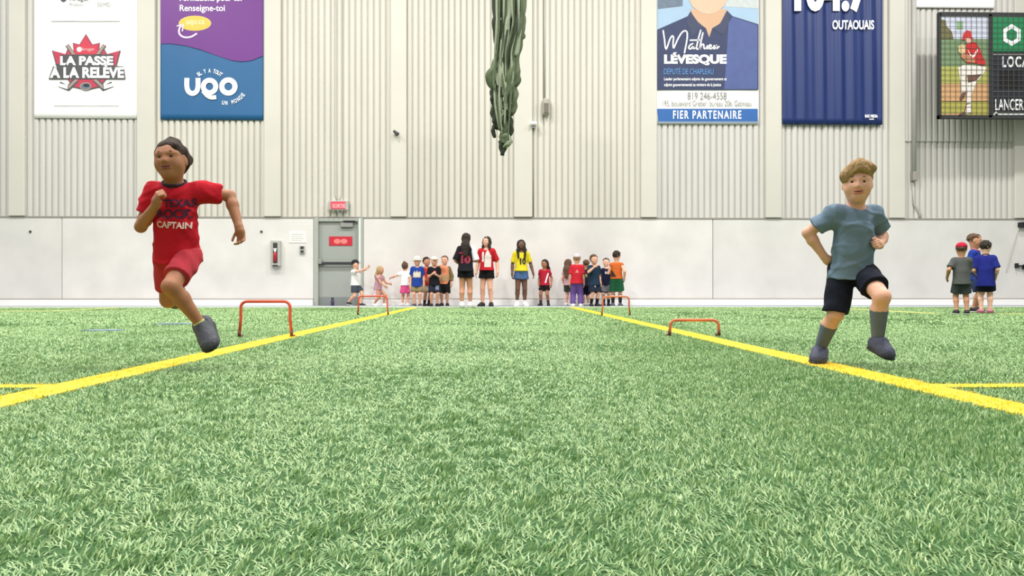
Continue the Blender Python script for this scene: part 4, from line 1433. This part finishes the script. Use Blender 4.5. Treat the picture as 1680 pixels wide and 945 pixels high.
    def cap(self, m, bucket=False, visor_m=None, back=False):
        s, R = self.s, self.R
        c = self.J['head']

        def g(x, y, z):
            return c + s * (R[0] * x + R[1] * y + R[2] * z)

        def E(p, r):
            return ell(g(*p), np.array(r) * s, R)
        V, Q = sdf_mesh([(E((0, -0.07, 0.17), (0.42, 0.47, 0.40)), 0)], self.h, cuts=[(g(0, 0, 0.16), -R[2])])
        cp_ = mk('cap', V, Q, m, self.root)
        if bucket:
            mb = MB()
            n = 24
            V = []
            for (rr, z) in ((0.40, 0.22), (0.60, 0.06), (0.62, 0.045), (0.41, 0.19)):
                for i in range(n):
                    a = 2 * math.pi * i / n
                    V.append(g(rr * math.cos(a), -0.07 + rr * 1.12 * math.sin(a), z))
            F = []
            for j in range(4):
                for i in range(n):
                    F.append((j * n + i, j * n + (i + 1) % n, ((j + 1) % 4) * n + (i + 1) % n, ((j + 1) % 4) * n + i))
            mb.add(V, F).build('brim', visor_m or m, cp_, True)
        else:
            f = -1 if back else 1
            V, Q = sdf_mesh([(E((0, f * 0.46 - 0.04, 0.17), (0.27, 0.33, 0.035)), 0)], self.h * 0.7, cuts=[(g(0, f * 0.28, 0.17), -R[1] * f)])
            mk('visor', V, Q, visor_m or m, cp_)
        return cp_

    # -- clothes
    def shirt(self, m, hem=0.05, sleeve=0.6, loose=1.0, sleeve_m=(None, None), neck_m=None, noise=0.0, name='shirt', h=None):
        """hem: drop below the pelvis joint as a share of height; sleeve: share of the upper arm covered (0 = none)"""
        J, H, b, T = self.J, self.H, self.b, self.TR
        h = h or self.h
        t = 0.014 * H * loose
        hemc = J['pelvis'] - self.up * hem * H
        mid = (J['chest'] * 0.45 + J['pelvis'] * 0.55)
        wz = 0.099
        P = [(ell(J['chest'], np.array((0.080 * b, 0.058 * b, 0.085 * b)) * H + t, T), 0.05),
             (ell(mid, np.array((0.074 * b, 0.056 * b, 0.10 * b)) * H + t, T), 0.05),
             (cone(mid, hemc, (0.072 * b) * H + t, wz * b * H * (0.97 + 0.03 * loose) + t, (self.fwd, 0.86 if hem < 0.065 else 1.02), 1), 0.05)]
        sl = []
        sleeves = sleeve if hasattr(sleeve, '__len__') else (sleeve, sleeve)
        for q, sm, sleeve in (('L', sleeve_m[0], sleeves[0]), ('R', sleeve_m[1], sleeves[1])):
            P.append((cone(J['neck'] - self.up * 0.035 * H, J['sh' + q], 0.038 * H + t * 0.3, 0.033 * H + t * 0.5), 0.05))
            if sleeve > 0:
                a = J['sh' + q]; e = J['el' + q]
                f = min(sleeve, 1.0)
                end = a + (e - a) * f
                pr = [(cone(a - (e - a) * 0.05, end, 0.032 * H + t * 0.6, 0.032 * H + t * 0.9, None, 1 if sleeve <= 1 else 0), 0.03)]
                if sleeve > 1:
                    w_ = J['wr' + q]
                    pr.append((cone(e, e + (w_ - e) * (sleeve - 1), 0.032 * H + t * 0.8, 0.024 * H + t * 0.8, None, 1), 0.02))
                if sm is None:
                    P += pr
                else:
                    sl.append((pr, sm))
        nb = J['neck']
        hd = J['head'] - self.R[2] * self.s * 0.3
        S_ = [(cone(nb + self.fwd * 0.012 * H + self.up * 0.004 * H, nb + vnorm(hd - nb) * 0.12 * H + self.fwd * 0.01 * H, 0.041 * H, 0.055 * H), 0.004)]
        nz = (noise * 0.5, 30.0, 3, 42.0) if noise else None
        V, Q = sdf_mesh(P, h, S_, noise=nz)
        self.shirto = mk(name, V, Q, m, self.root)
        for pr, sm in sl:
            V, Q = sdf_mesh(pr, h, noise=nz)
            mk('sleeve', V, Q, sm, self.shirto)
        if neck_m is not None:
            cc = nb + self.up * 0.012 * H + self.fwd * 0.008 * H
            ring = []
            for i in range(25):
                a = 2 * math.pi * i / 24
                ring.append(cc + self.side * math.cos(a) * 0.046 * H + self.fwd * math.sin(a) * 0.046 * H - self.up * (0.014 * H * math.sin(a)))
            MB().tube(ring, 0.0065 * H, 8).build('collar', neck_m, self.shirto, True)
        return self.shirto

    def shorts(self, m, length=0.62, loose=1.0, noise=0.0, name='shorts', to_ankle=0.0, h=None, waist=0.045):
        J, H, b, T = self.J, self.H, self.b, self.TR
        h = h or self.h
        t = 0.010 * H * loose
        P = [(ell(J['pelvis'], np.array((0.080 if not self.adult else 0.088, 0.061, 0.066)) * H * b + t * 0.8, T), 0.03)]
        for q in 'LR':
            a = J['hip' + q]; k = J['kn' + q]
            f = min(1.0, length[q == 'R'] if hasattr(length, '__len__') else length)
            P.append((cone(a + (a - k) * 0.08, a + (k - a) * f, 0.052 * H * b + t, (0.052 - 0.014 * f) * H * b + t * 1.9, None, 1 if not to_ankle else 0), 0.025))
            if to_ankle:
                an = J['an' + q]
                P.append((cone(k, k + (an - k) * to_ankle, 0.040 * H * b + t, 0.034 * H * b + t * 1.6, None, 1), 0.02))
        V, Q = sdf_mesh(P, h, cuts=[(J['pelvis'] + self.up * waist * H, self.up)], noise=(noise, 40.0, 8) if noise else None)
        self.shortso = mk(name, V, Q, m, self.root)
        return self.shortso

    def skirt(self, m, length=0.13, flare=1.35, name='skirt', top=0.03):
        J, H = self.J, self.H
        P = [(cone(J['pelvis'] + self.up * top * H, J['pelvis'] - self.up * length * H, 0.085 * H, 0.085 * H * flare, (self.fwd, 0.78), 1), 0)]
        V, Q = sdf_mesh(P, self.h, noise=(0.006, 45.0, 4))
        return mk(name, V, Q, m, self.root)

    def shoes(self, m, sole_m, h=None, scale=1.0):
        J, H = self.J, self.H
        h = h or self.h * 0.8
        for q in 'LR':
            an = J['an' + q]; toe = J['toe' + q]; hl = J['heel' + q]
            ax = vnorm(toe - hl)
            L = np.linalg.norm(toe - hl)
            lg = an - hl
            up = vnorm(lg - ax * (lg @ ax))
            w = 0.036 * H * scale
            sd = np.cross(ax, up)
            P = [(cone(hl + ax * w * 0.6 + up * w * 0.7, toe - ax * w * 0.9 + up * w * 0.42, w * 0.95, w * 0.95, (up, 0.75)), 0.01),
                 (cone(hl + ax * w * 0.7 + up * w * 0.8, an + (an - hl) * 0.05, w * 0.85, w * 0.86, None, 1), 0.02),
                 (cone(hl + ax * L * 0.38 + up * w * 1.1, hl + ax * L * 0.62 + up * w * 0.6, w * 0.75, w * 0.8), 0.025)]
            V, Q = sdf_mesh(P, h, cuts=[(hl + up * w * 0.15, -up)])
            so = mk('shoe', V, Q, m, self.root)
            P = [(cone(hl + ax * w * 0.75 + up * w * 0.12, toe - ax * w * 0.85 + up * w * 0.12, w * 1.04, w * 1.04, (up, 0.30)), 0)]
            V, Q = sdf_mesh(P, h)
            mk('sole', V, Q, sole_m, so)

    def socks(self, m, f0=0.45, h=None, name='sock'):
        J, H, b = self.J, self.H, self.b
        for q in 'LR':
            k = J['kn' + q]; an = J['an' + q]
            back = -self.fwd
            cm = k * 0.68 + an * 0.32 + back * 0.012 * H
            r0 = 0.0345 - 0.0130 * max(0, (f0 - 0.32) / 0.68)
            st = k + (an - k) * f0 + back * 0.012 * H * (1 - max(0, (f0 - 0.32) / 0.68))
            V, Q = sdf_mesh([(cone(an, st, 0.0235 * H + 0.003, r0 * H + 0.005, None, 1), 0)], h or self.h * 0.8)
            mk(name, V, Q, m, self.root)

    # -- prints laid on the cloth
    def bvh(self, o):
        me = o.data
        return BVHTree.FromPolygons([v.co.copy() for v in me.vertices], [tuple(p.vertices) for p in me.polygons])

    def patch(self, o, cx, cz, hw, hh, m, mask=None, n=16, back=False, name='shirt_print', off=0.004, tilt=0.0):
        """cx, cz offsets from the chest joint along the side / up axes, in metres"""
        bv = self.bvh(o)
        f = self.fwd * (-1 if back else 1)
        V = []; ok = {}
        for j in range(n + 1):
            for i in range(n + 1):
                u = -1 + 2 * i / n; v = -1 + 2 * j / n
                x = cx + (u * math.cos(tilt) * hw - v * math.sin(tilt) * hh)
                z = cz + (u * math.sin(tilt) * hw + v * math.cos(tilt) * hh)
                p = self.J['chest'] + self.side * x + self.up * z + f * 0.6
                hit = bv.ray_cast(Vector(p), Vector(-f))
                if hit[0] is not None and (mask is None or mask(u, v)):
                    ok[(i, j)] = len(V)
                    V.append(Vector(hit[0]) + Vector(f) * off)
        F = []
        for j in range(n):
            for i in range(n):
                k = [(i, j), (i + 1, j), (i + 1, j + 1), (i, j + 1)]
                if all(q in ok for q in k):
                    F.append(tuple(ok[q] for q in k))
        if F:
            return mk(name, V, F, m, o)

    def text(self, o, body, cx, cz, hw, hh, m, back=False, bold=0.03, off=0.004, rot=0.0, name='shirt_lettering'):
        bv = self.bvh(o)
        f = self.fwd * (-1 if back else 1)
        sd = self.side * (-1 if back else 1)
        V, F = text_shape(body, bold)
        W = []
        for (u, v) in V:
            x = (u - 0.5) * 2 * hw; z = (v - 0.5) * 2 * hh
            x, z = x * math.cos(rot) - z * math.sin(rot), x * math.sin(rot) + z * math.cos(rot)
            p = self.J['chest'] + sd * (cx + x) + self.up * (cz + z) + f * 0.6
            hit = bv.ray_cast(Vector(p), Vector(-f))
            W.append((Vector(hit[0]) if hit[0] is not None else Vector(p - f * 0.5)) + Vector(f) * off)
        return mk(name, W, F, m, o, False)


def stand(H, adult=False, stance=0.06, armL=None, armR=None, lean=0.0, head=(0, 0, 0), fL=0.0, fR=0.0, bend=0.0, liftR=0.0, liftL=0.0, toe_out=0.25, poleL=None, poleR=None, sway=0.0):
    """joints of a standing figure; arms as wrist offsets (out, forward, up) from the shoulder in shares of height"""
    f = np.array([0, -1.0, 0])
    z = lambda a: np.array([0, 0, a * H])
    hip = (0.485 if adult else 0.465) - bend
    pel = z(hip + 0.03) + np.array([sway * H, 0, 0])
    chest = z((0.715 if adult else 0.68) - bend) + f * lean * 0.6 * H + np.array([sway * 0.5 * H, 0, 0])
    neck = z((0.825 if adult else 0.785) - bend) + f * lean * H
    s = (0.138 if adult else 0.178) * H
    R = frame_head(*head)
    headc = z(1.0 - bend) - np.array([0, 0, s * 0.5]) + f * (lean * 1.25 * H + 0.006 * H)
    sw = 0.088 if adult else 0.088
    J = {'pelvis': pel, 'chest': chest, 'neck': neck, 'head': headc}
    hands = {}
    for q, sg, arm, ff, lift, pole in (('L', 1, armL, fL, liftL, poleL), ('R', -1, armR, fR, liftR, poleR)):
        sh = neck + np.array([sg * sw * H, 0, -0.038 * H])
        J['sh' + q] = sh
        a = arm or (0.045, 0.02, -0.295)
        wr = sh + np.array([sg * a[0] * H, -a[1] * H, a[2] * H])
        pl = pole or (sg * 0.5, 1.0, -0.4)
        el, wr = ik(sh, wr, 0.160 * H, 0.145 * H, pl)
        J['el' + q] = el; J['wr' + q] = wr
        d = vnorm(wr - el)
        hands[q] = (d, (-sg, 0.15, -0.1), f + np.array([0, 0, 0.5]), 0.28)
        J['hip' + q] = pel + np.array([sg * 0.042 * H, 0, -0.03 * H])
        an = np.array([sg * stance * H, -ff * H, (0.048 + lift) * H])
        kn, an = ik(J['hip' + q], an, 0.225 * H, 0.215 * H, (sg * 0.15, -1, 0))
        J['kn' + q] = kn; J['an' + q] = an
        c, s_ = math.cos(toe_out * sg), math.sin(toe_out * sg)
        fd = np.array([s_, -c, 0])
        dn = np.array([0, 0, -0.046 * H])
        tip = np.array([0, 0, -lift * 0.5 * H])
        J['heel' + q] = an + dn - fd * 0.036 * H - tip * 0.4
        J['toe' + q] = an + dn + fd * 0.108 * H + tip
    return J, hands, R


WHITE_SHOE = mat('shoe_white', (236, 236, 234), 0.6, 0.05)
BLACK_SHOE = mat('shoe_black', (34, 34, 38), 0.6, 0.1)
GREY_SHOE = mat('shoe_grey', (74, 76, 84), 0.65, 0.12, 20, 0.3, 60)
PINK_SHOE = mat('shoe_pink', (206, 132, 146), 0.6, 0.08)
SOLE_W = mat('sole_white', (226, 224, 218), 0.6, 0.05)
SOLE_B = mat('sole_black', (28, 28, 30), 0.6, 0.1)
BIGH = 0.0042
FARH = 0.0104


# ---------------- the two runners
def runner(px0, Y0, pts, label, H, sk, headR, headH, build=1.0):
    root = Vector((at(px0, 500, Y0).x, Y0, 0.0))
    J = {k: np.array(at(a, b, Y0 + d) - root) for k, (a, b, d) in pts.items()}
    return Person(root, label, 0.0, H, J, sk, BIGH, False, headH, headR, build=build)


rd = runner(290, 3.72, {
    'head': (280.5, 263, -0.075), 'neck': (287, 304, -0.03), 'chest': (289, 342, -0.02), 'pelvis': (291, 412, 0.02),
    'shR': (253, 316, -0.02), 'elR': (231, 372, -0.04), 'wrR': (256, 336, -0.155),
    'shL': (327, 315, 0.01), 'elL': (377, 321, 0.11), 'wrL': (392, 372, 0.05),
    'hipL': (309, 423, 0.0), 'knL': (280, 470, -0.20), 'anL': (330, 533, -0.10), 'heelL': (338, 533, -0.015), 'toeL': (349, 575, -0.165),
    'hipR': (273, 423, 0.03), 'knR': (276, 492, 0.16), 'anR': (288, 474, 0.40), 'heelR': (289, 466, 0.43), 'toeR': (288, 503, 0.48)},
    'person in red T-shirt with lettering and red shorts running, fist at chest', 1.13, 'brown',
    frame_head(0.02, -0.04, 0.08), 0.194, 0.90)
rd.body({'R': ((0.35, -0.45, 0.8), (0.75, 0.5, 0.15), (-0.3, -0.5, 0.6), 1.05), 'L': ((0.25, -0.1, -1.0), (-0.3, -0.9, 0.1), (-0.9, 0.2, 0.0), 0.45)}, True)
rd.face(hairm('curl'), True)
rd.hair('curly', hairm('curl'), BIGH)
so = rd.shirt(cloth((206, 28, 46)), 0.045, 0.62, 0.9, noise=0.0042, neck_m=cloth((52, 44, 58)))
sm_ = cloth((206, 28, 46))
M_NAVYP = mat('print_shirt_navy', (58, 30, 66), 0.8)
rd.text(so, 'TEXAS', 0.032, 0.030, 0.072, 0.019, M_NAVYP, rot=0.04, off=0.007)
rd.text(so, 'ROCK', 0.008, -0.022, 0.080, 0.022, M_NAVYP, rot=0.02, off=0.007)
rd.text(so, 'CAPTAIN', 0.006, -0.076, 0.078, 0.016, mat('print_shirt_cream', (244, 214, 204), 0.8), rot=-0.03, off=0.007)
rd.shorts(cloth((200, 62, 74)), 0.70, 0.9, 0.003)
rd.shoes(GREY_SHOE, SOLE_B, BIGH, 1.16)
rd.socks(mat('sock_lime', (196, 204, 128), 0.8, 0.1), 0.90, BIGH)

bl = runner(1400, 3.74, {
    'head': (1406.5, 301, -0.05), 'neck': (1404, 341, 0.0), 'chest': (1401, 376, 0.0), 'pelvis': (1397, 438, 0.03),
    'shR': (1368, 352, 0.0), 'elR': (1325, 382, 0.06), 'wrR': (1352, 421, 0.06),
    'shL': (1432, 352, 0.02), 'elL': (1448, 388, 0.10), 'wrL': (1442, 402, -0.03),
    'hipR': (1380, 448, 0.04), 'knR': (1371, 515, 0.02), 'anR': (1345, 573, 0.15), 'heelR': (1345, 585, 0.19), 'toeR': (1340, 598, 0.055),
    'hipL': (1416, 448, 0.01), 'knL': (1447, 487, -0.19), 'anL': (1440, 556, -0.12), 'heelL': (1428, 571, -0.085), 'toeL': (1462, 591, -0.20)},
    'person in plain grey-blue T-shirt, dark shorts and grey socks running', 1.10, 'light',
    frame_head(-0.40, 0.05, 0.0), 0.188, 0.92)
bl.body({'R': ((0.75, 0.1, -0.65), (0.3, 0.5, 0.2), (-0.2, -0.8, -0.3), 0.35), 'L': ((-0.35, -0.9, 0.1), (-0.8, 0.2, -0.3), (0.1, -0.1, 1.0), 0.95)}, True)
bl.face(hairm('brown'), True)
bl.hair('side', hairm('sandy'), BIGH, 5)
bl.shirt(cloth((116, 138, 158)), 0.050, 0.66, 1.0, noise=0.0046)
bl.shorts(cloth((26, 30, 44)), (0.66, 0.96), 1.2, 0.003)
bl.shoes(mat('shoe_slate', (66, 70, 90), 0.65, 0.15, 20, 0.3, 60), SOLE_B, BIGH, 1.1)
bl.socks(mat('sock_grey', (96, 106, 118), 0.85, 0.15, 20), 0.30, BIGH)


# ---------------- everyone further back
def far(px, top, foot, rz, label, sk, adult=False, build=1.0, Y=None, **kw):
    g_ = ground(px, foot)
    Y = min(Y or g_.y, 17.3)
    g_ = at(px, foot, Y)
    foot = 475 + EYE * FPX / Y
    scale = FPX / g_.y
    H = (foot - top) / scale
    J, hands, R = stand(H, adult, **kw)
    p = Person((g_.x, g_.y, -0.004), label, math.radians(rz), H, J, sk, FARH, adult, headR=R, build=build)
    p.body(hands, False, eyes=abs(((rz + 180) % 360) - 180) < 110)
    return p


# child by the door in a dark cap
p = far(583, 425, 501, 68, 'person in dark cap and white T-shirt by the grey door, arms stretched out', 'light', stance=0.05, armL=(0.0, 0.26, 0.10), armR=(0.0, 0.27, 0.05), fL=0.10, fR=-0.14, liftR=0.03, bend=0.02)
p.hair('short', hairm('dark'), undercap=True); p.cap(cloth((44, 46, 58)))
p.shirt(cloth((232, 232, 230)), 0.04, 0.6, 1.2); p.shorts(cloth((70, 78, 92)), 0.7, 1.5); p.shoes(BLACK_SHOE, SOLE_W)
# blonde child in pink
p = far(620, 433, 500.5, 62, 'person with long blond hair in pink dress, reaching to the white-shirted child', 'tan', stance=0.07, armL=(0.0, 0.22, -0.16), armR=(0.05, 0.22, -0.20), fL=0.12, fR=-0.06, bend=0.06, lean=0.06)
p.hair('long', hairm('blond'))
p.shirt(cloth((206, 160, 172)), 0.04, 0.4, 1.1); p.skirt(cloth((222, 196, 206)), 0.19, 1.55); p.shoes(WHITE_SHOE, SOLE_W)
# white top, pink skirt
p = far(664.5, 430, 501, 172, 'person in white top and bright pink skirt seen from behind', 'light', stance=0.065, armL=(0.24, 0.02, -0.10))
p.hair('bun', hairm('brown'))
p.shirt(cloth((238, 236, 236)), 0.03, 0.6, 1.1); p.skirt(cloth((236, 92, 148)), 0.20, 1.5); p.shoes(WHITE_SHOE, SOLE_W)
# blue shirt, white bucket hat
p = far(684.5, 420.5, 501.8, 0, Y=16.75, label='person in blue T-shirt with pale print and white bucket hat', sk='light', build=1.02, stance=0.055)
p.hair('short', hairm('brown'), undercap=True); p.cap(cloth((238, 236, 228)), True, cloth((222, 218, 206)))
s_ = p.shirt(cloth((36, 70, 160)), 0.10, 0.75, 1.4); p.shorts(cloth((150, 136, 96)), 0.8, 1.6); p.shoes(GREY_SHOE, SOLE_W)
p.patch(s_, 0.0, -0.03, 0.085, 0.085, mat('print_pale_sand', (226, 214, 196), 0.8, 0.15, 30), lambda u, v: v < 0.2 + 0.8 * abs(math.sin(u * 4.5 + 1.2)) * (1 - 0.3 * abs(u)))
# red shirt, curly hair
p = far(700, 422, 501, 30, Y=17.35, label='person with dark curly hair in red T-shirt and beige shorts', sk='tan', armL=(0.0, 0.16, -0.16), armR=(0.02, 0.12, -0.2), stance=0.05)
p.hair('curly', hairm('curl'))
s_ = p.shirt(cloth((210, 62, 52)), 0.07, 0.65, 1.3); p.shorts(cloth((226, 206, 184)), 0.8, 1.5); p.shoes(BLACK_SHOE, SOLE_B); p.socks(cloth((52, 50, 54)), 0.6)
p.patch(s_, 0.02, 0.0, 0.05, 0.04, M_WHITE, lambda u, v: u * u + v * v < 1)
# black shirt, white cap
p = far(712.5, 421, 501.4, 12, Y=16.85, label='person in white cap, black T-shirt and dark shorts, hands at chest', sk='light', armL=(-0.05, 0.12, -0.12), armR=(-0.03, 0.13, -0.10), stance=0.06)
p.hair('short', hairm('blond'), undercap=True); p.cap(cloth((240, 234, 222)))
s_ = p.shirt(cloth((30, 30, 36)), 0.07, 0.65, 1.3); sh_ = p.shorts(cloth((40, 44, 62)), 0.85, 1.7); p.shoes(BLACK_SHOE, SOLE_B)
p.patch(s_, 0.0, 0.01, 0.035, 0.035, cloth((214, 70, 80)), lambda u, v: u * u + v * v < 1)
p.patch(sh_, 0.05, -0.34, 0.04, 0.05, cloth((132, 140, 168)), None)
# orange top, camouflage sleeve
p = far(729.5, 419.5, 501.4, -8, Y=17.25, label='person in orange top with khaki sleeves and black shorts, hand at face', sk='light', armR=(0.0, 0.12, 0.05), armL=(0.05, 0.0, -0.29), stance=0.055)
p.hair('short', hairm('brown'))
s_ = p.shirt(cloth((238, 150, 108)), 0.06, (1.7, 0.3), 1.1, sleeve_m=(cloth((128, 120, 84)), None)); p.shorts(cloth((22, 22, 26)), 0.95, 1.8); p.shoes(BLACK_SHOE, SOLE_B)
p.patch(s_, 0.0, -0.14, 0.11, 0.075, cloth((206, 164, 122)), None, name='shirt_panel')

# three leaders
p = far(765, 383, 503.2, 172, Y=16.05, label='person with long dark hair in black jersey with red numerals, seen from behind', sk='tan', adult=True, stance=0.055, armR=(0.0, 0.14, -0.15), armL=(0.02, 0.10, -0.2), sway=0.01, fL=-0.04)
p.hair('long', hairm('dark'))
s_ = p.shirt(cloth((34, 32, 40)), 0.03, 1.0, 1.1, sleeve_m=(None, cloth((240, 238, 240))))
p.text(s_, '10', 0.02, -0.11, 0.095, 0.085, mat('numeral_red', (206, 60, 84), 0.7), True, 0.05, 0.008)
p.text(s_, '10', 0.02, -0.11, 0.075, 0.068, mat('numeral_dark', (60, 24, 40), 0.7), True, -0.01, 0.013)
p.patch(s_, 0.04, 0.03, 0.10, 0.022, cloth((160, 44, 66)), None, 14, True, 'name_strip', 0.006)
p.shorts(cloth((20, 20, 26)), 0.36, 1.2); p.shoes(WHITE_SHOE, SOLE_W, scale=1.0); p.socks(cloth((236, 236, 236)), 0.86)
p = far(798.5, 388, 503.2, -14, Y=16.65, label='person in open red and cream jersey and black shorts, dark hair', sk='light', adult=True, stance=0.065, armR=(0.06, 0.02, -0.29), armL=(0.07, 0.0, -0.28), head=(-0.3, 0, 0))
p.hair('bob', hairm('dark'))
s_ = p.shirt(cloth((206, 36, 48)), 0.0, 0.9, 1.0)
p.patch(s_, 0.05, -0.05, 0.085, 0.19, cloth((240, 232, 222)), lambda u, v: u > -0.9 + 0.9 * max(0, v - 0.3) and u < 0.9 - 1.2 * max(0, v - 0.35), 26, name='jersey_front')
p.patch(s_, -0.06, -0.01, 0.022, 0.11, cloth((240, 236, 236)), None, 12, name='jersey_stripe', off=0.006)
p.shorts(cloth((18, 18, 22)), 0.38, 1.2); p.shoes(BLACK_SHOE, SOLE_B); 
p = far(855, 393.5, 502, 4, 'person with long black hair in yellow T-shirt and denim shorts', 'dark', True, stance=0.06, armR=(0.05, 0.02, -0.29), armL=(0.09, 0.02, -0.28), fL=-0.03)
p.hair('longfront', hairm('black'))
s_ = p.shirt(cloth((242, 222, 50)), -0.015, 0.8, 0.9)
p.text(s_, '10', 0.03, -0.06, 0.07, 0.075, mat('numeral_black', (40, 40, 36), 0.7), False, 0.05, 0.008)
p.shorts(cloth((76, 106, 150)), 0.36, 1.3, waist=0.06); p.shoes(WHITE_SHOE, SOLE_W); p.socks(cloth((238, 238, 238)), 0.80)
# child in red jersey
p = far(893.5, 426, 501.2, -18, 'person in red jersey with white side stripe and black shorts standing alone', 'brown', stance=0.085, armR=(0.03, 0.03, -0.27), armL=(0.06, 0.0, -0.27), head=(-0.2, 0.1, 0))
p.hair('long', hairm('dark'))
s_ = p.shirt(cloth((190, 36, 58)), 0.05, 0.55, 1.1); p.shorts(cloth((24, 22, 26)), 0.6, 1.3); p.shoes(BLACK_SHOE, SOLE_B); p.socks(cloth((70, 62, 62)), 0.6)
p.patch(s_, 0.07, -0.08, 0.014, 0.12, M_WHITE, None, 10, name='shirt_stripe', tilt=-0.25)

# right-hand group
p = far(932.5, 425.5, 501.0, 150, Y=17.3, label='person with long brown hair in pale pink top and olive shorts', sk='light', stance=0.05, armR=(0.05, 0.1, 0.12), armL=(0.03, 0.03, -0.28))
p.hair('long', hairm('brown'))
p.shirt(cloth((212, 168, 178)), 0.05, 0.5, 1.1); p.shorts(cloth((74, 76, 66)), 0.7, 1.4); p.shoes(WHITE_SHOE, SOLE_W)
p = far(946.5, 416.5, 501.9, 176, Y=16.8, label='person in red T-shirt, purple trousers and lilac cap', sk='light', build=1.06, stance=0.075)
p.hair('short', hairm('sandy'), undercap=True); p.cap(cloth((226, 210, 226)))
s_ = p.shirt(cloth((212, 42, 58)), 0.06, 0.85, 1.5); p.shorts(cloth((112, 86, 156)), 1.0, 1.1, name='trousers', to_ankle=0.97); p.shoes(WHITE_SHOE, SOLE_W)
p.patch(s_, 0.0, 0.0, 0.045, 0.045, cloth((236, 150, 140)), lambda u, v: v < 0.9 - 1.7 * abs(u), 14, True)
p = far(961.5, 426, 500.9, 195, Y=17.4, label='person in navy top and black shorts between red shirt and dark teal shirt', sk='tan', stance=0.05, armL=(0.02, 0.10, 0.0))
p.hair('short', hairm('brown'))
s_ = p.shirt(cloth((40, 44, 60)), 0.07, 0.5, 1.2); p.shorts(cloth((30, 30, 52)), 0.95, 1.6); p.shoes(WHITE_SHOE, SOLE_W)
p.patch(s_, 0.03, -0.02, 0.02, 0.035, cloth((176, 160, 84)), None, 8, True)
p = far(974.5, 417.5, 501.9, 20, Y=16.75, label='person in dark teal T-shirt and dark shorts with white mark, arm bent up', sk='light', build=1.05, stance=0.06, armR=(-0.02, 0.14, 0.01), armL=(0.04, 0.03, -0.28))
p.hair('curly', hairm('brown'))
p.shirt(cloth((34, 56, 78)), 0.09, 0.8, 1.5); sh_ = p.shorts(cloth((34, 42, 60)), 0.9, 1.9); p.shoes(BLACK_SHOE, SOLE_B); p.socks(cloth((30, 30, 34)), 0.45)
p.patch(sh_, -0.03, -0.33, 0.018, 0.03, M_WHITE, None, 8)
p = far(994.5, 423, 501.2, -12, Y=17.25, label='person in sleeveless navy top with white badge and grey shorts, arm raised', sk='fair', stance=0.05, armL=(-0.02, 0.13, 0.03), armR=(0.05, 0.02, -0.28))
p.hair('short', hairm('dark'))
s_ = p.shirt(cloth((30, 34, 62)), 0.06, 0.0, 1.3); p.shorts(cloth((126, 126, 132)), 0.85, 1.7); p.shoes(mat('shoe_navy', (46, 52, 86), 0.6), SOLE_B); p.socks(cloth((44, 44, 52)), 0.5)
p.patch(s_, 0.0, 0.015, 0.024, 0.03, mat('badge_pale', (214, 220, 236), 0.7), None, 8)
p = far(1011.5, 411, 502.4, 168, Y=16.7, label='tall person in orange top and green shorts with black socks, from behind', sk='light', stance=0.065, armL=(0.0, 0.14, -0.12), armR=(0.05, 0.0, -0.24))
p.hair('short', hairm('dark'))
s_ = p.shirt(cloth((214, 106, 46)), 0.0, 0.0, 1.3); p.shorts(cloth((36, 98, 66)), 0.85, 2.0, waist=0.08); p.shoes(GREY_SHOE, SOLE_W); p.socks(cloth((28, 28, 32)), 0.18)
p.patch(s_, 0.06, -0.10, 0.06, 0.09, cloth((62, 50, 40)), lambda u, v: v < u * 0.9 + 0.2, 14, True, 'shirt_panel')

# three by the wall on the right, nearer
p = far(1577.5, 397, 514, 156, Y=11.4, label='person in red cap, grey T-shirt and charcoal shorts seen from behind', sk='tan', stance=0.06, armR=(-0.04, 0.20, -0.10), armL=(0.08, 0.04, -0.22), fR=-0.03, fL=0.0, toe_out=0.12)
p.hair('short', hairm('brown'), undercap=True); p.cap(cloth((188, 34, 60)))
p.shirt(cloth((92, 94, 92)), 0.08, 0.75, 1.5); p.shorts(cloth((70, 74, 76)), 0.78, 1.7); p.shoes(BLACK_SHOE, SOLE_W)
p = far(1599, 382, 511.5, 44, Y=12.45, label='tall person in royal blue jersey and navy shorts, face turned sideways', sk='tan', stance=0.05, armL=(0.0, 0.05, -0.27), armR=(0.02, 0.05, -0.26), head=(0.2, 0.15, 0))
p.hair('short', hairm('brown'))
p.shirt(cloth((36, 64, 156)), 0.09, 0.8, 1.4, neck_m=cloth((220, 96, 130))); sh_ = p.shorts(cloth((52, 70, 112)), 0.9, 1.7); p.shoes(BLACK_SHOE, SOLE_W)
p.patch(sh_, 0.0, -0.36, 0.012, 0.12, cloth((124, 146, 182)), None, 10, name='shorts_stripe')
p = far(1617, 393, 514.3, 150, Y=11.9, label='person in royal blue jersey, dark shorts and pink shoes, from behind', sk='fair', stance=0.05, armL=(0.0, 0.12, -0.20), armR=(0.03, 0.06, -0.26))
p.hair('short', hairm('dark'))
p.shirt(cloth((34, 44, 134)), 0.13, 0.85, 1.6, neck_m=cloth((28, 28, 60))); p.shorts(cloth((30, 32, 54)), 0.72, 1.8); p.shoes(PINK_SHOE, mat('sole_rose', (190, 110, 128), 0.6))
